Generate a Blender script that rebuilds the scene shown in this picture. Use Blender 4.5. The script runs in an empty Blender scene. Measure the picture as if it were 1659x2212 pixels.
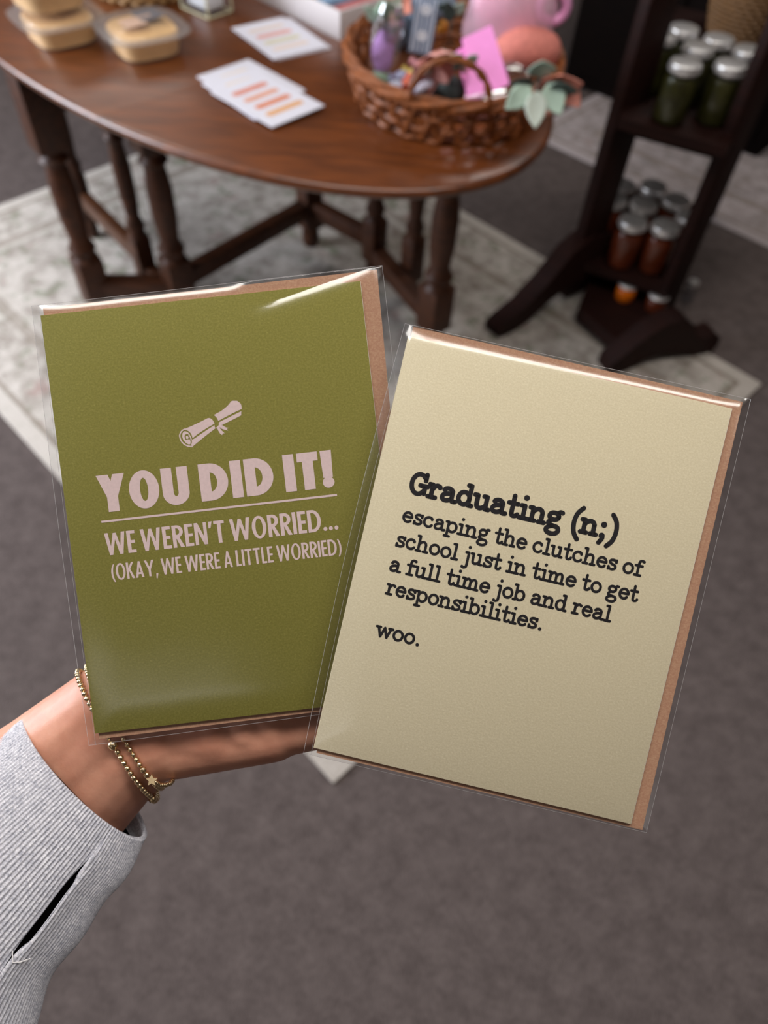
import bpy, bmesh, math, random
import numpy as np
from mathutils import Vector, Matrix, noise
from mathutils.bvhtree import BVHTree
random.seed(7)
PI = math.pi
S = bpy.context.scene
COL = S.collection

# ------------------------------------------------------------------ camera
F, CX, CY = 1610.0, 829.5, 1106.0
CAM = Vector((0.0, 0.0, 1.42))
_n = Vector((740 - CX, -(2324 - CY), -F)).normalized()
_up = -_n
_fw = Vector((0, 0, -1)); _fh = (_fw - _up * _fw.dot(_up)).normalized()
_rt = _fh.cross(_up)
R3 = Matrix((_rt, _fh, _up))                     # camera axes -> world
cam_d = bpy.data.cameras.new('camera')
cam = bpy.data.objects.new('camera', cam_d); COL.objects.link(cam)
cam.matrix_world = Matrix.Translation(CAM) @ R3.to_4x4()
cam_d.sensor_fit = 'HORIZONTAL'; cam_d.sensor_width = 36.0; cam_d.lens = F / 1659 * 36
cam_d.clip_start = 0.01
cam_d.dof.use_dof = True; cam_d.dof.focus_distance = 0.247; cam_d.dof.aperture_fstop = 12.5
S.camera = cam

# ------------------------------------------------------------------ light, exposure
w = bpy.data.worlds.new('world'); S.world = w; w.use_nodes = True
w.node_tree.nodes['Background'].inputs[0].default_value = (0.62, 0.72, 0.9, 1)
w.node_tree.nodes['Background'].inputs[1].default_value = 0.6
S.view_settings.view_transform = 'Standard'
S.view_settings.look = 'None'
S.view_settings.exposure = 0.35
S.view_settings.gamma = 1.0
S.view_settings.use_curve_mapping = False
S.cycles.use_denoising = True
S.cycles.transparent_max_bounces = 24
S.cycles.max_bounces = 8
S.cycles.sample_clamp_indirect = 4.0

def area(name, loc, size, power, color, rot):
    d = bpy.data.lights.new(name, 'AREA'); d.shape = 'RECTANGLE'; d.size, d.size_y = size
    d.energy = power; d.color = color
    o = bpy.data.objects.new(name, d); COL.objects.link(o)
    o.location = loc; o.rotation_euler = rot
    return o
# recessed ceiling panels (x, y, watts) and the daylight window in the left wall
PANELS = [(-0.6, 0.45, 15), (0.62, 0.45, 14), (1.9, -0.6, 2), (-1.9, 2.4, 13), (1.1, 2.9, 12), (-0.9, -2.1, 2.2), (-2.0, 4.0, 6)]
for px, py, pw in PANELS:
    area('panel_lamp', (px, py, 2.585), (1.16, 0.27), pw, (1.0, 0.95, 0.9), (0, 0, 0))
area('window_daylight', (-3.05, 1.2, 1.45), (1.5, 1.9), 115, (0.84, 0.9, 1.0), (0, math.radians(-90), 0))

# ------------------------------------------------------------------ helpers
def lin(h):
    h = h.lstrip('#'); c = [int(h[i:i + 2], 16) / 255 for i in (0, 2, 4)]
    return tuple(x / 12.92 if x <= .04045 else ((x + .055) / 1.055) ** 2.4 for x in c) + (1,)
def ray(px, py): return R3 @ Vector((px - CX, -(py - CY), -F))
def at(px, py, z):
    d = ray(px, py); t = (z - CAM.z) / d.z
    return CAM + d * t
def cp(px, py, d):                               # point at depth d before the camera
    return CAM + R3 @ Vector(((px - CX) / F * d, -(py - CY) / F * d, -d))

class MB:
    def __init__(s): s.v = []; s.f = []
    def add(s, v, f):
        o = len(s.v); s.v += [Vector(p) for p in v]; s.f += [tuple(i + o for i in q) for q in f]; return s
    def box(s, c, size, rot=None, bevel=0.0, seg=2):
        bm = bmesh.new(); bmesh.ops.create_cube(bm, size=1)
        for q in bm.verts: q.co = Vector((q.co.x * size[0], q.co.y * size[1], q.co.z * size[2]))
        if bevel > 0: bmesh.ops.bevel(bm, geom=list(bm.edges), offset=bevel, segments=seg, affect='EDGES', profile=.5)
        bm.verts.index_update()
        M = rot if rot is not None else Matrix.Identity(3)
        s.add([M @ q.co + Vector(c) for q in bm.verts], [[q.index for q in f.verts] for f in bm.faces]); bm.free(); return s
    def bar(s, a, b, wdt, hgt, bevel=.003, up=(0, 0, 1)):
        a, b = Vector(a), Vector(b); x = (b - a); L = x.length; x.normalize()
        u = Vector(up); y = u.cross(x)
        if y.length < 1e-4: y = Vector((0, 1, 0)).cross(x)
        y.normalize(); z = x.cross(y)
        M = Matrix((x, y, z)).transposed()
        return s.box((a + b) / 2, (L, wdt, hgt), M, bevel)
    def prism(s, poly, z0, z1, M=None):
        M = M or Matrix.Identity(4); n = len(poly)
        v = [M @ Vector((p[0], p[1], z0)) for p in poly] + [M @ Vector((p[0], p[1], z1)) for p in poly]
        f = [list(range(n))[::-1], list(range(n, 2 * n))] + [[i, (i + 1) % n, n + (i + 1) % n, n + i] for i in range(n)]
        return s.add(v, f)
    def lathe(s, prof, n=24, c=(0, 0, 0), axis=None, sx=1, sy=1, rnd=None):
        v = []; f = []; c = Vector(c)
        for r, z in prof:
            for k in range(n):
                a = 2 * PI * k / n; x, y = math.cos(a), math.sin(a)
                if rnd:
                    q = (abs(x) ** rnd + abs(y) ** rnd) ** (-1 / rnd); x *= q; y *= q
                p = Vector((r * x * sx, r * y * sy, z))
                v.append((axis @ p if axis is not None else p) + c)
        m = len(prof)
        for i in range(m - 1):
            for k in range(n):
                f.append((i * n + k, i * n + (k + 1) % n, (i + 1) * n + (k + 1) % n, (i + 1) * n + k))
        if prof[0][0] > 1e-6: f.append(tuple(range(n))[::-1])
        if prof[-1][0] > 1e-6: f.append(tuple((m - 1) * n + k for k in range(n)))
        return s.add(v, f)
    def tube(s, pts, r, n=8, closed=False, cap=True):
        pts = [Vector(p) for p in pts]; m = len(pts); rr = r if isinstance(r, (list, tuple)) else [r] * m
        v = []; f = []; prev = None
        for i in range(m):
            if closed: t = pts[(i + 1) % m] - pts[i - 1]
            else: t = pts[min(i + 1, m - 1)] - pts[max(i - 1, 0)]
            t.normalize()
            if prev is None:
                u = t.cross(Vector((0, 0, 1)))
                if u.length < 1e-3: u = t.cross(Vector((1, 0, 0)))
            else: u = prev - t * prev.dot(t)
            u.normalize(); prev = u; b = t.cross(u)
            for k in range(n):
                a = 2 * PI * k / n; v.append(pts[i] + (u * math.cos(a) + b * math.sin(a)) * rr[i])
        for i in range(m if closed else m - 1):
            j = (i + 1) % m
            for k in range(n): f.append((i * n + k, i * n + (k + 1) % n, j * n + (k + 1) % n, j * n + k))
        if cap and not closed: f += [tuple(range(n))[::-1], tuple((m - 1) * n + k for k in range(n))]
        return s.add(v, f)
    def ball(s, c, r, n=12, M=None):
        r = (r, r, r) if isinstance(r, (int, float)) else r; v = []; f = []; c = Vector(c); m = n // 2 + 1
        v.append(Vector((0, 0, r[2])))
        for i in range(1, m):
            th = PI * i / m
            for k in range(n):
                a = 2 * PI * k / n
                v.append(Vector((r[0] * math.sin(th) * math.cos(a), r[1] * math.sin(th) * math.sin(a), r[2] * math.cos(th))))
        v.append(Vector((0, 0, -r[2]))); e = len(v) - 1
        for k in range(n): f.append((0, 1 + k, 1 + (k + 1) % n)); f.append((e, 1 + (m - 2) * n + (k + 1) % n, 1 + (m - 2) * n + k))
        for i in range(m - 2):
            for k in range(n): f.append((1 + i * n + k, 1 + (i + 1) * n + k, 1 + (i + 1) * n + (k + 1) % n, 1 + i * n + (k + 1) % n))
        return s.add([(M @ p if M is not None else p) + c for p in v], f)
    def capsule(s, a, b, ra, rb, n=16):
        a, b = Vector(a), Vector(b); t = (b - a); L = t.length; t.normalize()
        M = t.to_track_quat('Z', 'Y').to_matrix(); prof = []
        for i in range(7): th = -PI / 2 + (PI / 2) * i / 6; prof.append((ra * math.cos(th) + 1e-9 * (i == 0), ra * math.sin(th)))
        for i in range(7): th = (PI / 2) * i / 6; prof.append((rb * math.cos(th), L + rb * math.sin(th)))
        return s.lathe(prof, n, a, M)
    def grid(s, fn, nu, nv, closed_u=False):
        v = [fn(i / (nu if closed_u else nu - 1), j / (nv - 1)) for j in range(nv) for i in range(nu)]; f = []
        for j in range(nv - 1):
            for i in range(nu if closed_u else nu - 1):
                i2 = (i + 1) % nu; f.append((j * nu + i, j * nu + i2, (j + 1) * nu + i2, (j + 1) * nu + i))
        return s.add(v, f)
    def build(s, name, mat, parent=None, smooth=True, angle=38, local=False):
        me = bpy.data.meshes.new(name)
        vv = s.v
        if parent is not None and not local:
            Mi = parent.matrix_basis.inverted()
            if parent.parent is not None: Mi = (parent.parent.matrix_basis @ parent.matrix_basis).inverted()
            vv = [Mi @ p for p in s.v]
        me.from_pydata([tuple(p) for p in vv], [], s.f); me.update()
        bm = bmesh.new(); bm.from_mesh(me); bmesh.ops.recalc_face_normals(bm, faces=bm.faces); bm.to_mesh(me); bm.free()
        if smooth:
            me.polygons.foreach_set('use_smooth', [True] * len(me.polygons))
            me.set_sharp_from_angle(angle=math.radians(angle))
        if mat: me.materials.append(mat)
        o = bpy.data.objects.new(name, me); COL.objects.link(o)
        if parent is not None: o.parent = parent
        return o

def tag(o, label, cat, group=None, kind=None):
    o['label'] = label; o['category'] = cat
    if group: o['group'] = group
    if kind: o['kind'] = kind
    return o
def thing(name, label, cat, loc=(0, 0, 0), rz=0.0, group=None, matrix=None):
    o = bpy.data.objects.new(name, None); COL.objects.link(o); o.empty_display_size = .05
    o.matrix_basis = matrix if matrix is not None else Matrix.Translation(Vector(loc)) @ Matrix.Rotation(rz, 4, 'Z')
    return tag(o, label, cat, group)
def struct(o): o['kind'] = 'structure'; return o
def dup(root, matrix, label, group=None):
    r = root.copy(); COL.objects.link(r); r.matrix_basis = matrix; r['label'] = label
    if group: r['group'] = group
    for ch in list(root.children):
        c = ch.copy(); COL.objects.link(c); c.parent = r
        for g in list(ch.children): d = g.copy(); COL.objects.link(d); d.parent = c
    return r

# ------------------------------------------------------------------ materials
def nodes(name):
    m = bpy.data.materials.new(name); m.use_nodes = True; nt = m.node_tree
    return m, nt, nt.nodes['Principled BSDF']
def N(nt, t, **kw):
    n = nt.nodes.new(t)
    for k, v in kw.items(): setattr(n, k, v)
    return n
def coords(nt, scale=(1, 1, 1), rot=(0, 0, 0)):
    tc = N(nt, 'ShaderNodeTexCoord'); mp = N(nt, 'ShaderNodeMapping')
    mp.inputs['Scale'].default_value = scale; mp.inputs['Rotation'].default_value = rot
    nt.links.new(tc.outputs['Object'], mp.inputs['Vector']); return mp.outputs['Vector']
def noise_tex(nt, vec, scale, detail=4, rough=.6):
    n = N(nt, 'ShaderNodeTexNoise'); n.inputs['Scale'].default_value = scale
    n.inputs['Detail'].default_value = detail; n.inputs['Roughness'].default_value = rough
    nt.links.new(vec, n.inputs['Vector']); return n.outputs['Fac']
def ramp(nt, fac, stops):
    r = N(nt, 'ShaderNodeValToRGB'); e = r.color_ramp.elements
    while len(e) < len(stops): e.new(.5)
    for q, (p, c) in zip(e, stops): q.position = p; q.color = c
    nt.links.new(fac, r.inputs['Fac']); return r.outputs['Color']
def bump(nt, p, h, strength, dist):
    b = N(nt, 'ShaderNodeBump'); b.inputs['Strength'].default_value = strength; b.inputs['Distance'].default_value = dist
    nt.links.new(h, b.inputs['Height']); nt.links.new(b.outputs['Normal'], p.inputs['Normal'])
def mixc(nt, fac, a, b, mode='MIX'):
    m = N(nt, 'ShaderNodeMix', data_type='RGBA', blend_type=mode)
    for s_, v in ((m.inputs[0], fac), (m.inputs[6], a), (m.inputs[7], b)):
        if hasattr(v, 'is_output'): nt.links.new(v, s_)
        else: s_.default_value = v
    return m.outputs[2]
def mth(nt, op, a, b=0.0):
    m = N(nt, 'ShaderNodeMath', operation=op)
    for s_, v in ((m.inputs[0], a), (m.inputs[1], b)):
        if hasattr(v, 'is_output'): nt.links.new(v, s_)
        else: s_.default_value = v
    return m.outputs[0]
def mat(name, col, rough=.6, metal=0.0, var=.12, scale=60, bmp=0.0, bdist=.001, spec=.5, coat=0.0, sss=0.0, stretch=(1, 1, 1), contrast=(.3, .7)):
    m, nt, p = nodes(name); c = lin(col)
    lo = tuple(x * (1 - var) for x in c[:3]) + (1,); hi = tuple(min(1, x * (1 + var)) for x in c[:3]) + (1,)
    v = coords(nt, stretch); f = noise_tex(nt, v, scale)
    nt.links.new(ramp(nt, f, [(contrast[0], lo), (contrast[1], hi)]), p.inputs['Base Color'])
    p.inputs['Roughness'].default_value = rough; p.inputs['Metallic'].default_value = metal
    p.inputs['Specular IOR Level'].default_value = spec; p.inputs['Coat Weight'].default_value = coat
    p.inputs['Coat Roughness'].default_value = .12
    if sss: p.inputs['Subsurface Weight'].default_value = sss; p.inputs['Subsurface Radius'].default_value = (.006, .002, .001); p.inputs['Subsurface Scale'].default_value = .6
    if bmp: bump(nt, p, f, bmp, bdist)
    return m
def film_mat(name, tint=(1, 1, 1), ior=1.5, rough=.05, gain=1.0, base=0.0, haze=0.0, hcol=(.8, .8, .82)):
    m = bpy.data.materials.new(name); m.use_nodes = True; nt = m.node_tree; nt.nodes.clear()
    o = N(nt, 'ShaderNodeOutputMaterial'); mx = N(nt, 'ShaderNodeMixShader'); t = N(nt, 'ShaderNodeBsdfTransparent'); g = N(nt, 'ShaderNodeBsdfGlossy')
    lw_ = N(nt, 'ShaderNodeLayerWeight'); lw_.inputs['Blend'].default_value = .5; f0 = ((ior - 1) / (ior + 1)) ** 2
    fz = mth(nt, 'ADD', mth(nt, 'MULTIPLY', mth(nt, 'POWER', lw_.outputs['Facing'], 5.0), 1 - f0), f0)
    t.inputs['Color'].default_value = (*tint, 1); g.inputs['Roughness'].default_value = rough
    f = mth(nt, 'MULTIPLY', fz, gain); f = mth(nt, 'ADD', f, base); f = mth(nt, 'MINIMUM', f, .95)
    nt.links.new(f, mx.inputs[0]); nt.links.new(t.outputs[0], mx.inputs[1]); nt.links.new(g.outputs[0], mx.inputs[2])
    out = mx.outputs[0]
    if haze:
        df = N(nt, 'ShaderNodeBsdfDiffuse'); df.inputs['Color'].default_value = (*hcol, 1); m2 = N(nt, 'ShaderNodeMixShader'); m2.inputs[0].default_value = haze
        nt.links.new(out, m2.inputs[1]); nt.links.new(df.outputs[0], m2.inputs[2]); out = m2.outputs[0]
    nt.links.new(out, o.inputs[0])
    return m
def wood(name, dark, light, rot=0.0, rough=.3, coat=.3, scale=9, spec=.5):
    m, nt, p = nodes(name)
    v = coords(nt, (1.1, 9, 9), (0, 0, rot)); f = noise_tex(nt, v, scale, 6, .62)
    v2 = coords(nt, (.6, 2.2, 2.2), (0, 0, rot)); f2 = noise_tex(nt, v2, 3, 2)
    c = ramp(nt, f, [(.3, lin(dark)), (.72, lin(light))])
    c = mixc(nt, mth(nt, 'MULTIPLY', f2, .55), c, lin(dark))
    nt.links.new(c, p.inputs['Base Color'])
    p.inputs['Roughness'].default_value = rough; p.inputs['Coat Weight'].default_value = coat; p.inputs['Coat Roughness'].default_value = .2; p.inputs['Specular IOR Level'].default_value = spec
    bump(nt, p, f, .12, .0006)
    return m

# ------------------------------------------------------------------ the room
def carpet_mat():
    m, nt, p = nodes('grey_carpet')
    v = coords(nt); f1 = noise_tex(nt, v, 24, 6, .72); f2 = noise_tex(nt, v, 3.0, 3, .6)
    v3 = coords(nt, (1.0, .22, 1), (0, 0, math.radians(25))); f3 = noise_tex(nt, v3, 420, 3, .7)
    c = ramp(nt, f1, [(.36, lin('#463d3b')), (.66, lin('#6d625f'))])
    c = mixc(nt, mth(nt, 'MULTIPLY', f2, .45), c, lin('#584f4e'))
    c = mixc(nt, .40, c, ramp(nt, f3, [(.35, lin('#3d3534')), (.68, lin('#7c716d'))]))
    nt.links.new(c, p.inputs['Base Color']); p.inputs['Roughness'].default_value = .95; p.inputs['Specular IOR Level'].default_value = .1
    bump(nt, p, f3, .5, .003)
    return m
wall_m = mat('wall_paint', '#6a5a4e', .85, scale=8, var=.04)
ceil_m = mat('ceiling_paint', '#8f8880', .9, scale=8, var=.03)
struct(MB().box((.3, 2.0, -.05), (7.4, 9.4, .1)).build('floor', carpet_mat(), smooth=False))
struct(MB().box((.3, 2.0, 2.65), (7.4, 9.4, .1)).build('ceiling', ceil_m, smooth=False))
struct(MB().box((.3, 6.65, 1.3), (7.4, .1, 2.6)).build('wall_back', wall_m, smooth=False))
struct(MB().box((.3, -2.65, 1.3), (7.4, .1, 2.6)).build('wall_front', wall_m, smooth=False))
struct(MB().box((3.95, 2.0, 1.3), (.1, 9.2, 2.6)).build('wall_right', wall_m, smooth=False))
lw = MB()
lw.box((-3.35, -1.15, 1.3), (.1, 2.9, 2.6)); lw.box((-3.35, 4.4, 1.3), (.1, 4.4, 2.6))
lw.box((-3.35, 1.25, .3), (.1, 1.9, .6)); lw.box((-3.35, 1.25, 2.45), (.1, 1.9, .3))
struct(lw.build('wall_left', wall_m, smooth=False))
win = bpy.data.objects.new('window_1', None); COL.objects.link(win); struct(win)
wf = MB(); trim_m = mat('white_trim', '#e4e2dd', .5, var=.03)
for y in (.33, 1.25, 2.17): wf.box((-3.33, y, 1.45), (.08, .06, 1.66))
for z in (.63, 1.45, 2.27): wf.box((-3.33, 1.25, z), (.08, 1.9, .06))
wf.build('window_frame', trim_m, win, smooth=False)
for k, (px, py, pw) in enumerate(PANELS):
    lp = thing('ceiling_light', 'slim white rectangular light panel set into the ceiling, outside the picture', 'ceiling light', (px, py, 2.6), group='ceiling light panels')
    fr = MB()
    for sx in (-1, 1): fr.box((px + sx * .595, py, 2.59), (.02, .32, .02))
    for sy in (-1, 1): fr.box((px, py + sy * .15, 2.59), (1.2, .02, .02))
    fr.build('frame', trim_m, lp, smooth=False)

# ------------------------------------------------------------------ rugs
def rug_mat(name, sx, sy, base, light, rose, green, line):
    m, nt, p = nodes(name)
    tc = N(nt, 'ShaderNodeTexCoord'); sp = N(nt, 'ShaderNodeSeparateXYZ'); nt.links.new(tc.outputs['Object'], sp.inputs[0])
    dx = mth(nt, 'SUBTRACT', sx / 2, mth(nt, 'ABSOLUTE', mth(nt, 'SUBTRACT', sp.outputs[0], sx / 2)))
    dy = mth(nt, 'SUBTRACT', sy / 2, mth(nt, 'ABSOLUTE', mth(nt, 'SUBTRACT', sp.outputs[1], sy / 2)))
    d = mth(nt, 'MINIMUM', dx, dy)
    v = tc.outputs['Object']
    f1 = noise_tex(nt, v, 16, 4, .7); f2 = noise_tex(nt, v, 19, 4, .65); f3 = noise_tex(nt, v, 200, 2)
    vo = N(nt, 'ShaderNodeTexVoronoi'); vo.inputs['Scale'].default_value = 8.5; nt.links.new(v, vo.inputs['Vector'])
    c = ramp(nt, f1, [(.36, lin(base)), (.58, lin(light))])
    petal = ramp(nt, vo.outputs['Distance'], [(.18, (1, 1, 1, 1)), (.34, (0, 0, 0, 1))])
    c = mixc(nt, mth(nt, 'MULTIPLY', petal, .75), c, ramp(nt, f2, [(.42, lin(rose)), (.5, lin(light)), (.58, lin(green))]))
    c = mixc(nt, ramp(nt, f2, [(.56, (0, 0, 0, 1)), (.64, (.75, .75, .75, 1))]), c, lin(green))
    def band(a, b):
        return mth(nt, 'MULTIPLY', mth(nt, 'GREATER_THAN', d, a), mth(nt, 'LESS_THAN', d, b))
    c = mixc(nt, mth(nt, 'MULTIPLY', band(.0, .045), .85), c, lin(light))
    c = mixc(nt, mth(nt, 'MULTIPLY', band(.045, .058), .8), c, lin(line))
    c = mixc(nt, mth(nt, 'MULTIPLY', band(.19, .225), .6), c, lin(line))
    c = mixc(nt, mth(nt, 'MULTIPLY', band(.225, .245), .5), c, lin(light))
    c = mixc(nt, .2, c, ramp(nt, f3, [(.3, (.18, .16, .14, 1)), (.7, (.8, .78, .74, 1))]))
    nt.links.new(c, p.inputs['Base Color']); p.inputs['Roughness'].default_value = .95; p.inputs['Specular IOR Level'].default_value = .1
    bump(nt, p, f3, .4, .002)
    return m
RUG = .007
def rug(name, label, origin, ang, sx, sy, m):
    M = Matrix.Translation((origin[0], origin[1], 0)) @ Matrix.Rotation(ang, 4, 'Z')
    mb = MB().box((sx / 2, sy / 2, RUG / 2), (sx, sy, RUG), bevel=.003)
    o = mb.build(name, m, smooth=True); o.matrix_basis = M
    return tag(o, label, 'rug')
rug('area_rug', 'cream floral bordered rug lying under the oval wooden table', (-.0571, .4311), math.atan2(1.195, 1.0987), 1.623, 2.17,
    rug_mat('cream_rug', 1.623, 2.17, '#83776c', '#bfb6ad', '#8c6a62', '#6a7055', '#756656'))
rug('area_rug', 'greyish mauve patterned rug behind the jar stand', (.44, 3.0), math.atan2(-.61, .71), 2.5, 1.7,
    rug_mat('mauve_rug', 2.5, 1.7, '#7c6f6c', '#a4989a', '#85706c', '#78716f', '#6d5c50'))

# ------------------------------------------------------------------ oval table
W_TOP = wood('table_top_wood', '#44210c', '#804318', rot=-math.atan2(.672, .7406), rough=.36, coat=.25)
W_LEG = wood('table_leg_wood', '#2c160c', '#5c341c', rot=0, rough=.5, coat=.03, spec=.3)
TC = Vector((-.533, 2.060, 0)); TL = Vector((.672, -.7406, 0)); TS = Vector((.7406, .672, 0)); TA, TB = 1.045, .551
Z0, Z1 = .718, .74
tbl = thing('oval_table', 'dark brown oval wooden drop-leaf table with turned legs, holding the basket and tubs', 'table', (TC.x, TC.y, RUG))
def top_part(name, l0, l1):
    # slice of the ellipse between l0 and l1 along the long axis, with a rounded rim
    ring = []
    n = 160
    def pt(a): return (TA * math.cos(a), TB * math.sin(a))
    full = [pt(2 * PI * k / n) for k in range(n)]
    prof = [(0.012, Z0), (0.004, Z0 + .002), (0, Z0 + .008), (0, Z1 - .008), (.003, Z1 - .003), (.010, Z1)]
    mb = MB(); rings = []
    for ins, z in prof:
        r = []
        for k in range(n):
            a = 2 * PI * k / n; x, y = (TA - ins) * math.cos(a), (TB - ins) * math.sin(a)
            r.append((x, y, z))
        rings.append(r)
    bm = bmesh.new(); vs = [[bm.verts.new(p) for p in r] for r in rings]
    for i in range(len(rings) - 1):
        for k in range(n): bm.faces.new((vs[i][k], vs[i][(k + 1) % n], vs[i + 1][(k + 1) % n], vs[i + 1][k]))
    bm.faces.new(vs[0][::-1]); bm.faces.new(vs[-1])
    for cut, nrm in ((l0, -1), (l1, 1)):
        if abs(cut) < TA:
            g = bmesh.ops.bisect_plane(bm, geom=list(bm.verts) + list(bm.edges) + list(bm.faces), plane_co=(cut, 0, 0), plane_no=(nrm, 0, 0), clear_outer=True)
            es = [e for e in g['geom_cut'] if isinstance(e, bmesh.types.BMEdge)]
            bmesh.ops.contextual_create(bm, geom=es)
    bm.verts.index_update()
    v = [TC + TL * q.co.x + TS * q.co.y + Vector((0, 0, q.co.z)) for q in bm.verts]
    f = [[q.index for q in fc.verts] for fc in bm.faces]; bm.free()
    return mb.add(v, f).build(name, W_TOP, tbl, angle=50)
top_part('tabletop', -.468, .468)
top_part('drop_leaf', .4695, 2)
top_part('drop_leaf', -2, -.4695)
def leg_prof(h):
    p = [(.0, 0), (.020, 0), (.026, .02), (.024, .05), (.031, .07), (.031, .20), (.024, .215), (.030, .235), (.020, .26), (.026, .32), (.027, .40), (.021, .46), (.030, .475), (.022, .49), (.032, .51), (.032, h), (0, h)]
    return p
LEGP = {}
def leg(key, px, py, h=.711, sc=1.0):
    sc *= 1.22
    b = at(px, py, RUG); LEGP[key] = Vector((b.x, b.y, 0))
    mb = MB()
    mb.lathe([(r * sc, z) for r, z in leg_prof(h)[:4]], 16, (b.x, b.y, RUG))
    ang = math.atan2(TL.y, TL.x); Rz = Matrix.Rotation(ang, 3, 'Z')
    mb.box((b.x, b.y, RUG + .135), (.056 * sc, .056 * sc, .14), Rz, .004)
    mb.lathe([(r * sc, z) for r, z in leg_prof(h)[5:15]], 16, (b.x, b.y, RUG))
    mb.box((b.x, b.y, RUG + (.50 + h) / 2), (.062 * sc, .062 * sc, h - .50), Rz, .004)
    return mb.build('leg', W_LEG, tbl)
leg('A', 226, 690); leg('B', 330, 640, sc=.72); leg('C', 402, 690); leg('D', 672, 527, sc=.9)
leg('E', 806, 600, sc=.8); leg('F', 884, 640, sc=.75); leg('G', 930, 745, sc=1.05)
pb = at(178, 425, .14); LEGP['H'] = Vector((pb.x, pb.y, 0))
def rail(name, a, b, z, wd, hg, m=W_LEG):
    A_, B_ = LEGP[a].copy(), LEGP[b].copy(); A_.z = B_.z = z
    d = (B_ - A_).normalized()
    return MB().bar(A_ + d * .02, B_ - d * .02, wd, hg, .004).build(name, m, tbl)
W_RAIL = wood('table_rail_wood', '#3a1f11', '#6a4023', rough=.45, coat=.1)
rail('apron', 'A', 'C', .655, .024, .12); rail('apron', 'E', 'G', .665, .024, .10)
rail('stretcher', 'A', 'C', .12, .05, .05); rail('stretcher', 'C', 'D', .14, .04, .05); rail('stretcher', 'D', 'E', .14, .04, .05)
rail('stretcher', 'H', 'B', .14, .035, .045, W_RAIL); rail('stretcher', 'B', 'C', .1, .04, .045); rail('stretcher', 'E', 'G', .10, .045, .05)
hb = LEGP['H']
MB().lathe([(r * .8, z) for r, z in leg_prof(.711)], 16, (hb.x, hb.y, RUG)).build('leg', W_LEG, tbl)

# ------------------------------------------------------------------ plastic tubs of fudge
CLEAR = film_mat('clear_plastic', (.99, .99, .99), 1.45, .12, .7, .0, .07, (.72, .70, .70))
FUDGE = mat('fudge', '#e0b57c', .5, scale=90, var=.08, bmp=.1)
LABEL_T = mat('tan_label', '#c9a893', .6, var=.05)
LABEL_D = mat('slate_label', '#6a666a', .6, var=.2, scale=120)
def tub():
    t = thing('fudge_tub', '', 'food tub')
    MB().lathe([(.055, .003), (.064, .006), (.070, .044), (.066, .050), (.03, .0525), (0, .053)], 40, rnd=3.6).build('fudge', FUDGE, t, local=True)
    MB().lathe([(.058, 0), (.066, .002), (.072, .045), (.094, .047), (.094, .049), (.071, .048), (.0705, .046)], 40, rnd=3.6).build('base', CLEAR, t, local=True)
    lid = MB().lathe([(.095, .050), (.088, .052), (.078, .053), (.074, .060), (.068, .063), (0, .064)], 40, rnd=3.6).build('lid', CLEAR, t, local=True)
    for x, y, w_, h_, m in ((-.022, -.012, .05, .046, LABEL_T), (.022, .012, .056, .058, LABEL_D), (-.002, .004, .06, .012, LABEL_T)):
        MB().box((x, y, .0648 + (.0006 if w_ > .055 else 0)), (w_, h_, .0006), Matrix.Rotation(.12, 3, 'Z')).build('label', m, lid, local=True)
    return t
t0 = tub()
def place_tub(o, px, py, z, rz):
    p = at(px, py, z); return Matrix.Translation(p) @ Matrix.Rotation(rz, 4, 'Z') @ Matrix.Scale(.93, 4)
t0.matrix_basis = place_tub(t0, 136, 84, .74, .72); t0['label'] = 'clear tub of tan fudge at the bottom of the two-high stack'; t0['group'] = 'tubs of fudge on the table'
dup(t0, place_tub(t0, 134, 82, .74, .72) @ Matrix.Translation((-.006, .004, .0665)) @ Matrix.Rotation(.1, 4, 'Z'), 'clear tub of tan fudge on top of the two-high stack', 'tubs of fudge on the table')
dup(t0, place_tub(t0, 316, 110, .74, .66), 'clear tub of tan fudge standing alone beside the stacked pair', 'tubs of fudge on the table')

# ------------------------------------------------------------------ swatch cards
PAPER = mat('white_card', '#d3d2dc', .6, var=.02)
def swatch(label, cx_, cy_, z, ang, cols):
    c = tag(MB().box((0, 0, .001), (.181, .130, .002)).build('swatch_card', PAPER, smooth=False), label, 'card', 'printed swatch cards')
    c.matrix_basis = Matrix.Translation((cx_, cy_, z)) @ Matrix.Rotation(ang, 4, 'Z')
    for k, (col, L, off) in enumerate(cols):
        x = -.052 + .034 * k
        mb = MB(); n = 10; pts = []
        for s_ in (1, -1):
            for i in range(n + 1):
                a = PI * i / n if s_ == 1 else PI + PI * i / n
                pts.append((x + .0085 * math.cos(a), off + s_ * (L / 2) + .0085 * math.sin(a)))
        mb.prism(pts, .002, .0023); mb.build('printed_bar', mat('bar_' + col[1:], col, .6, var=.05), c, smooth=False, local=True)
    return c
Z = .7402
swatch('white swatch card with pale faded bars, lowest of the fanned stack', -.326, 1.556, Z, math.radians(-42), [('#dccbbb', .05, .0), ('#e0b9a0', .07, .0), ('#d8d4d8', .05, 0)])
swatch('white swatch card mostly covered, middle of the fanned stack', -.309, 1.512, Z + .0036, math.radians(-46), [('#dccbbb', .05, .0), ('#dfc8b8', .06, .0)])
swatch('white swatch card with four salmon and tan bars, topmost of the fanned stack', -.281, 1.480, Z + .0072, math.radians(-41), [('#cf8674', .068, .0), ('#d59c86', .066, .0), ('#cf8160', .068, 0), ('#d4a070', .072, 0)])
swatch('white swatch card under the lone card beside the white box', -.292, 1.782, Z, math.radians(-53), [])
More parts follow.
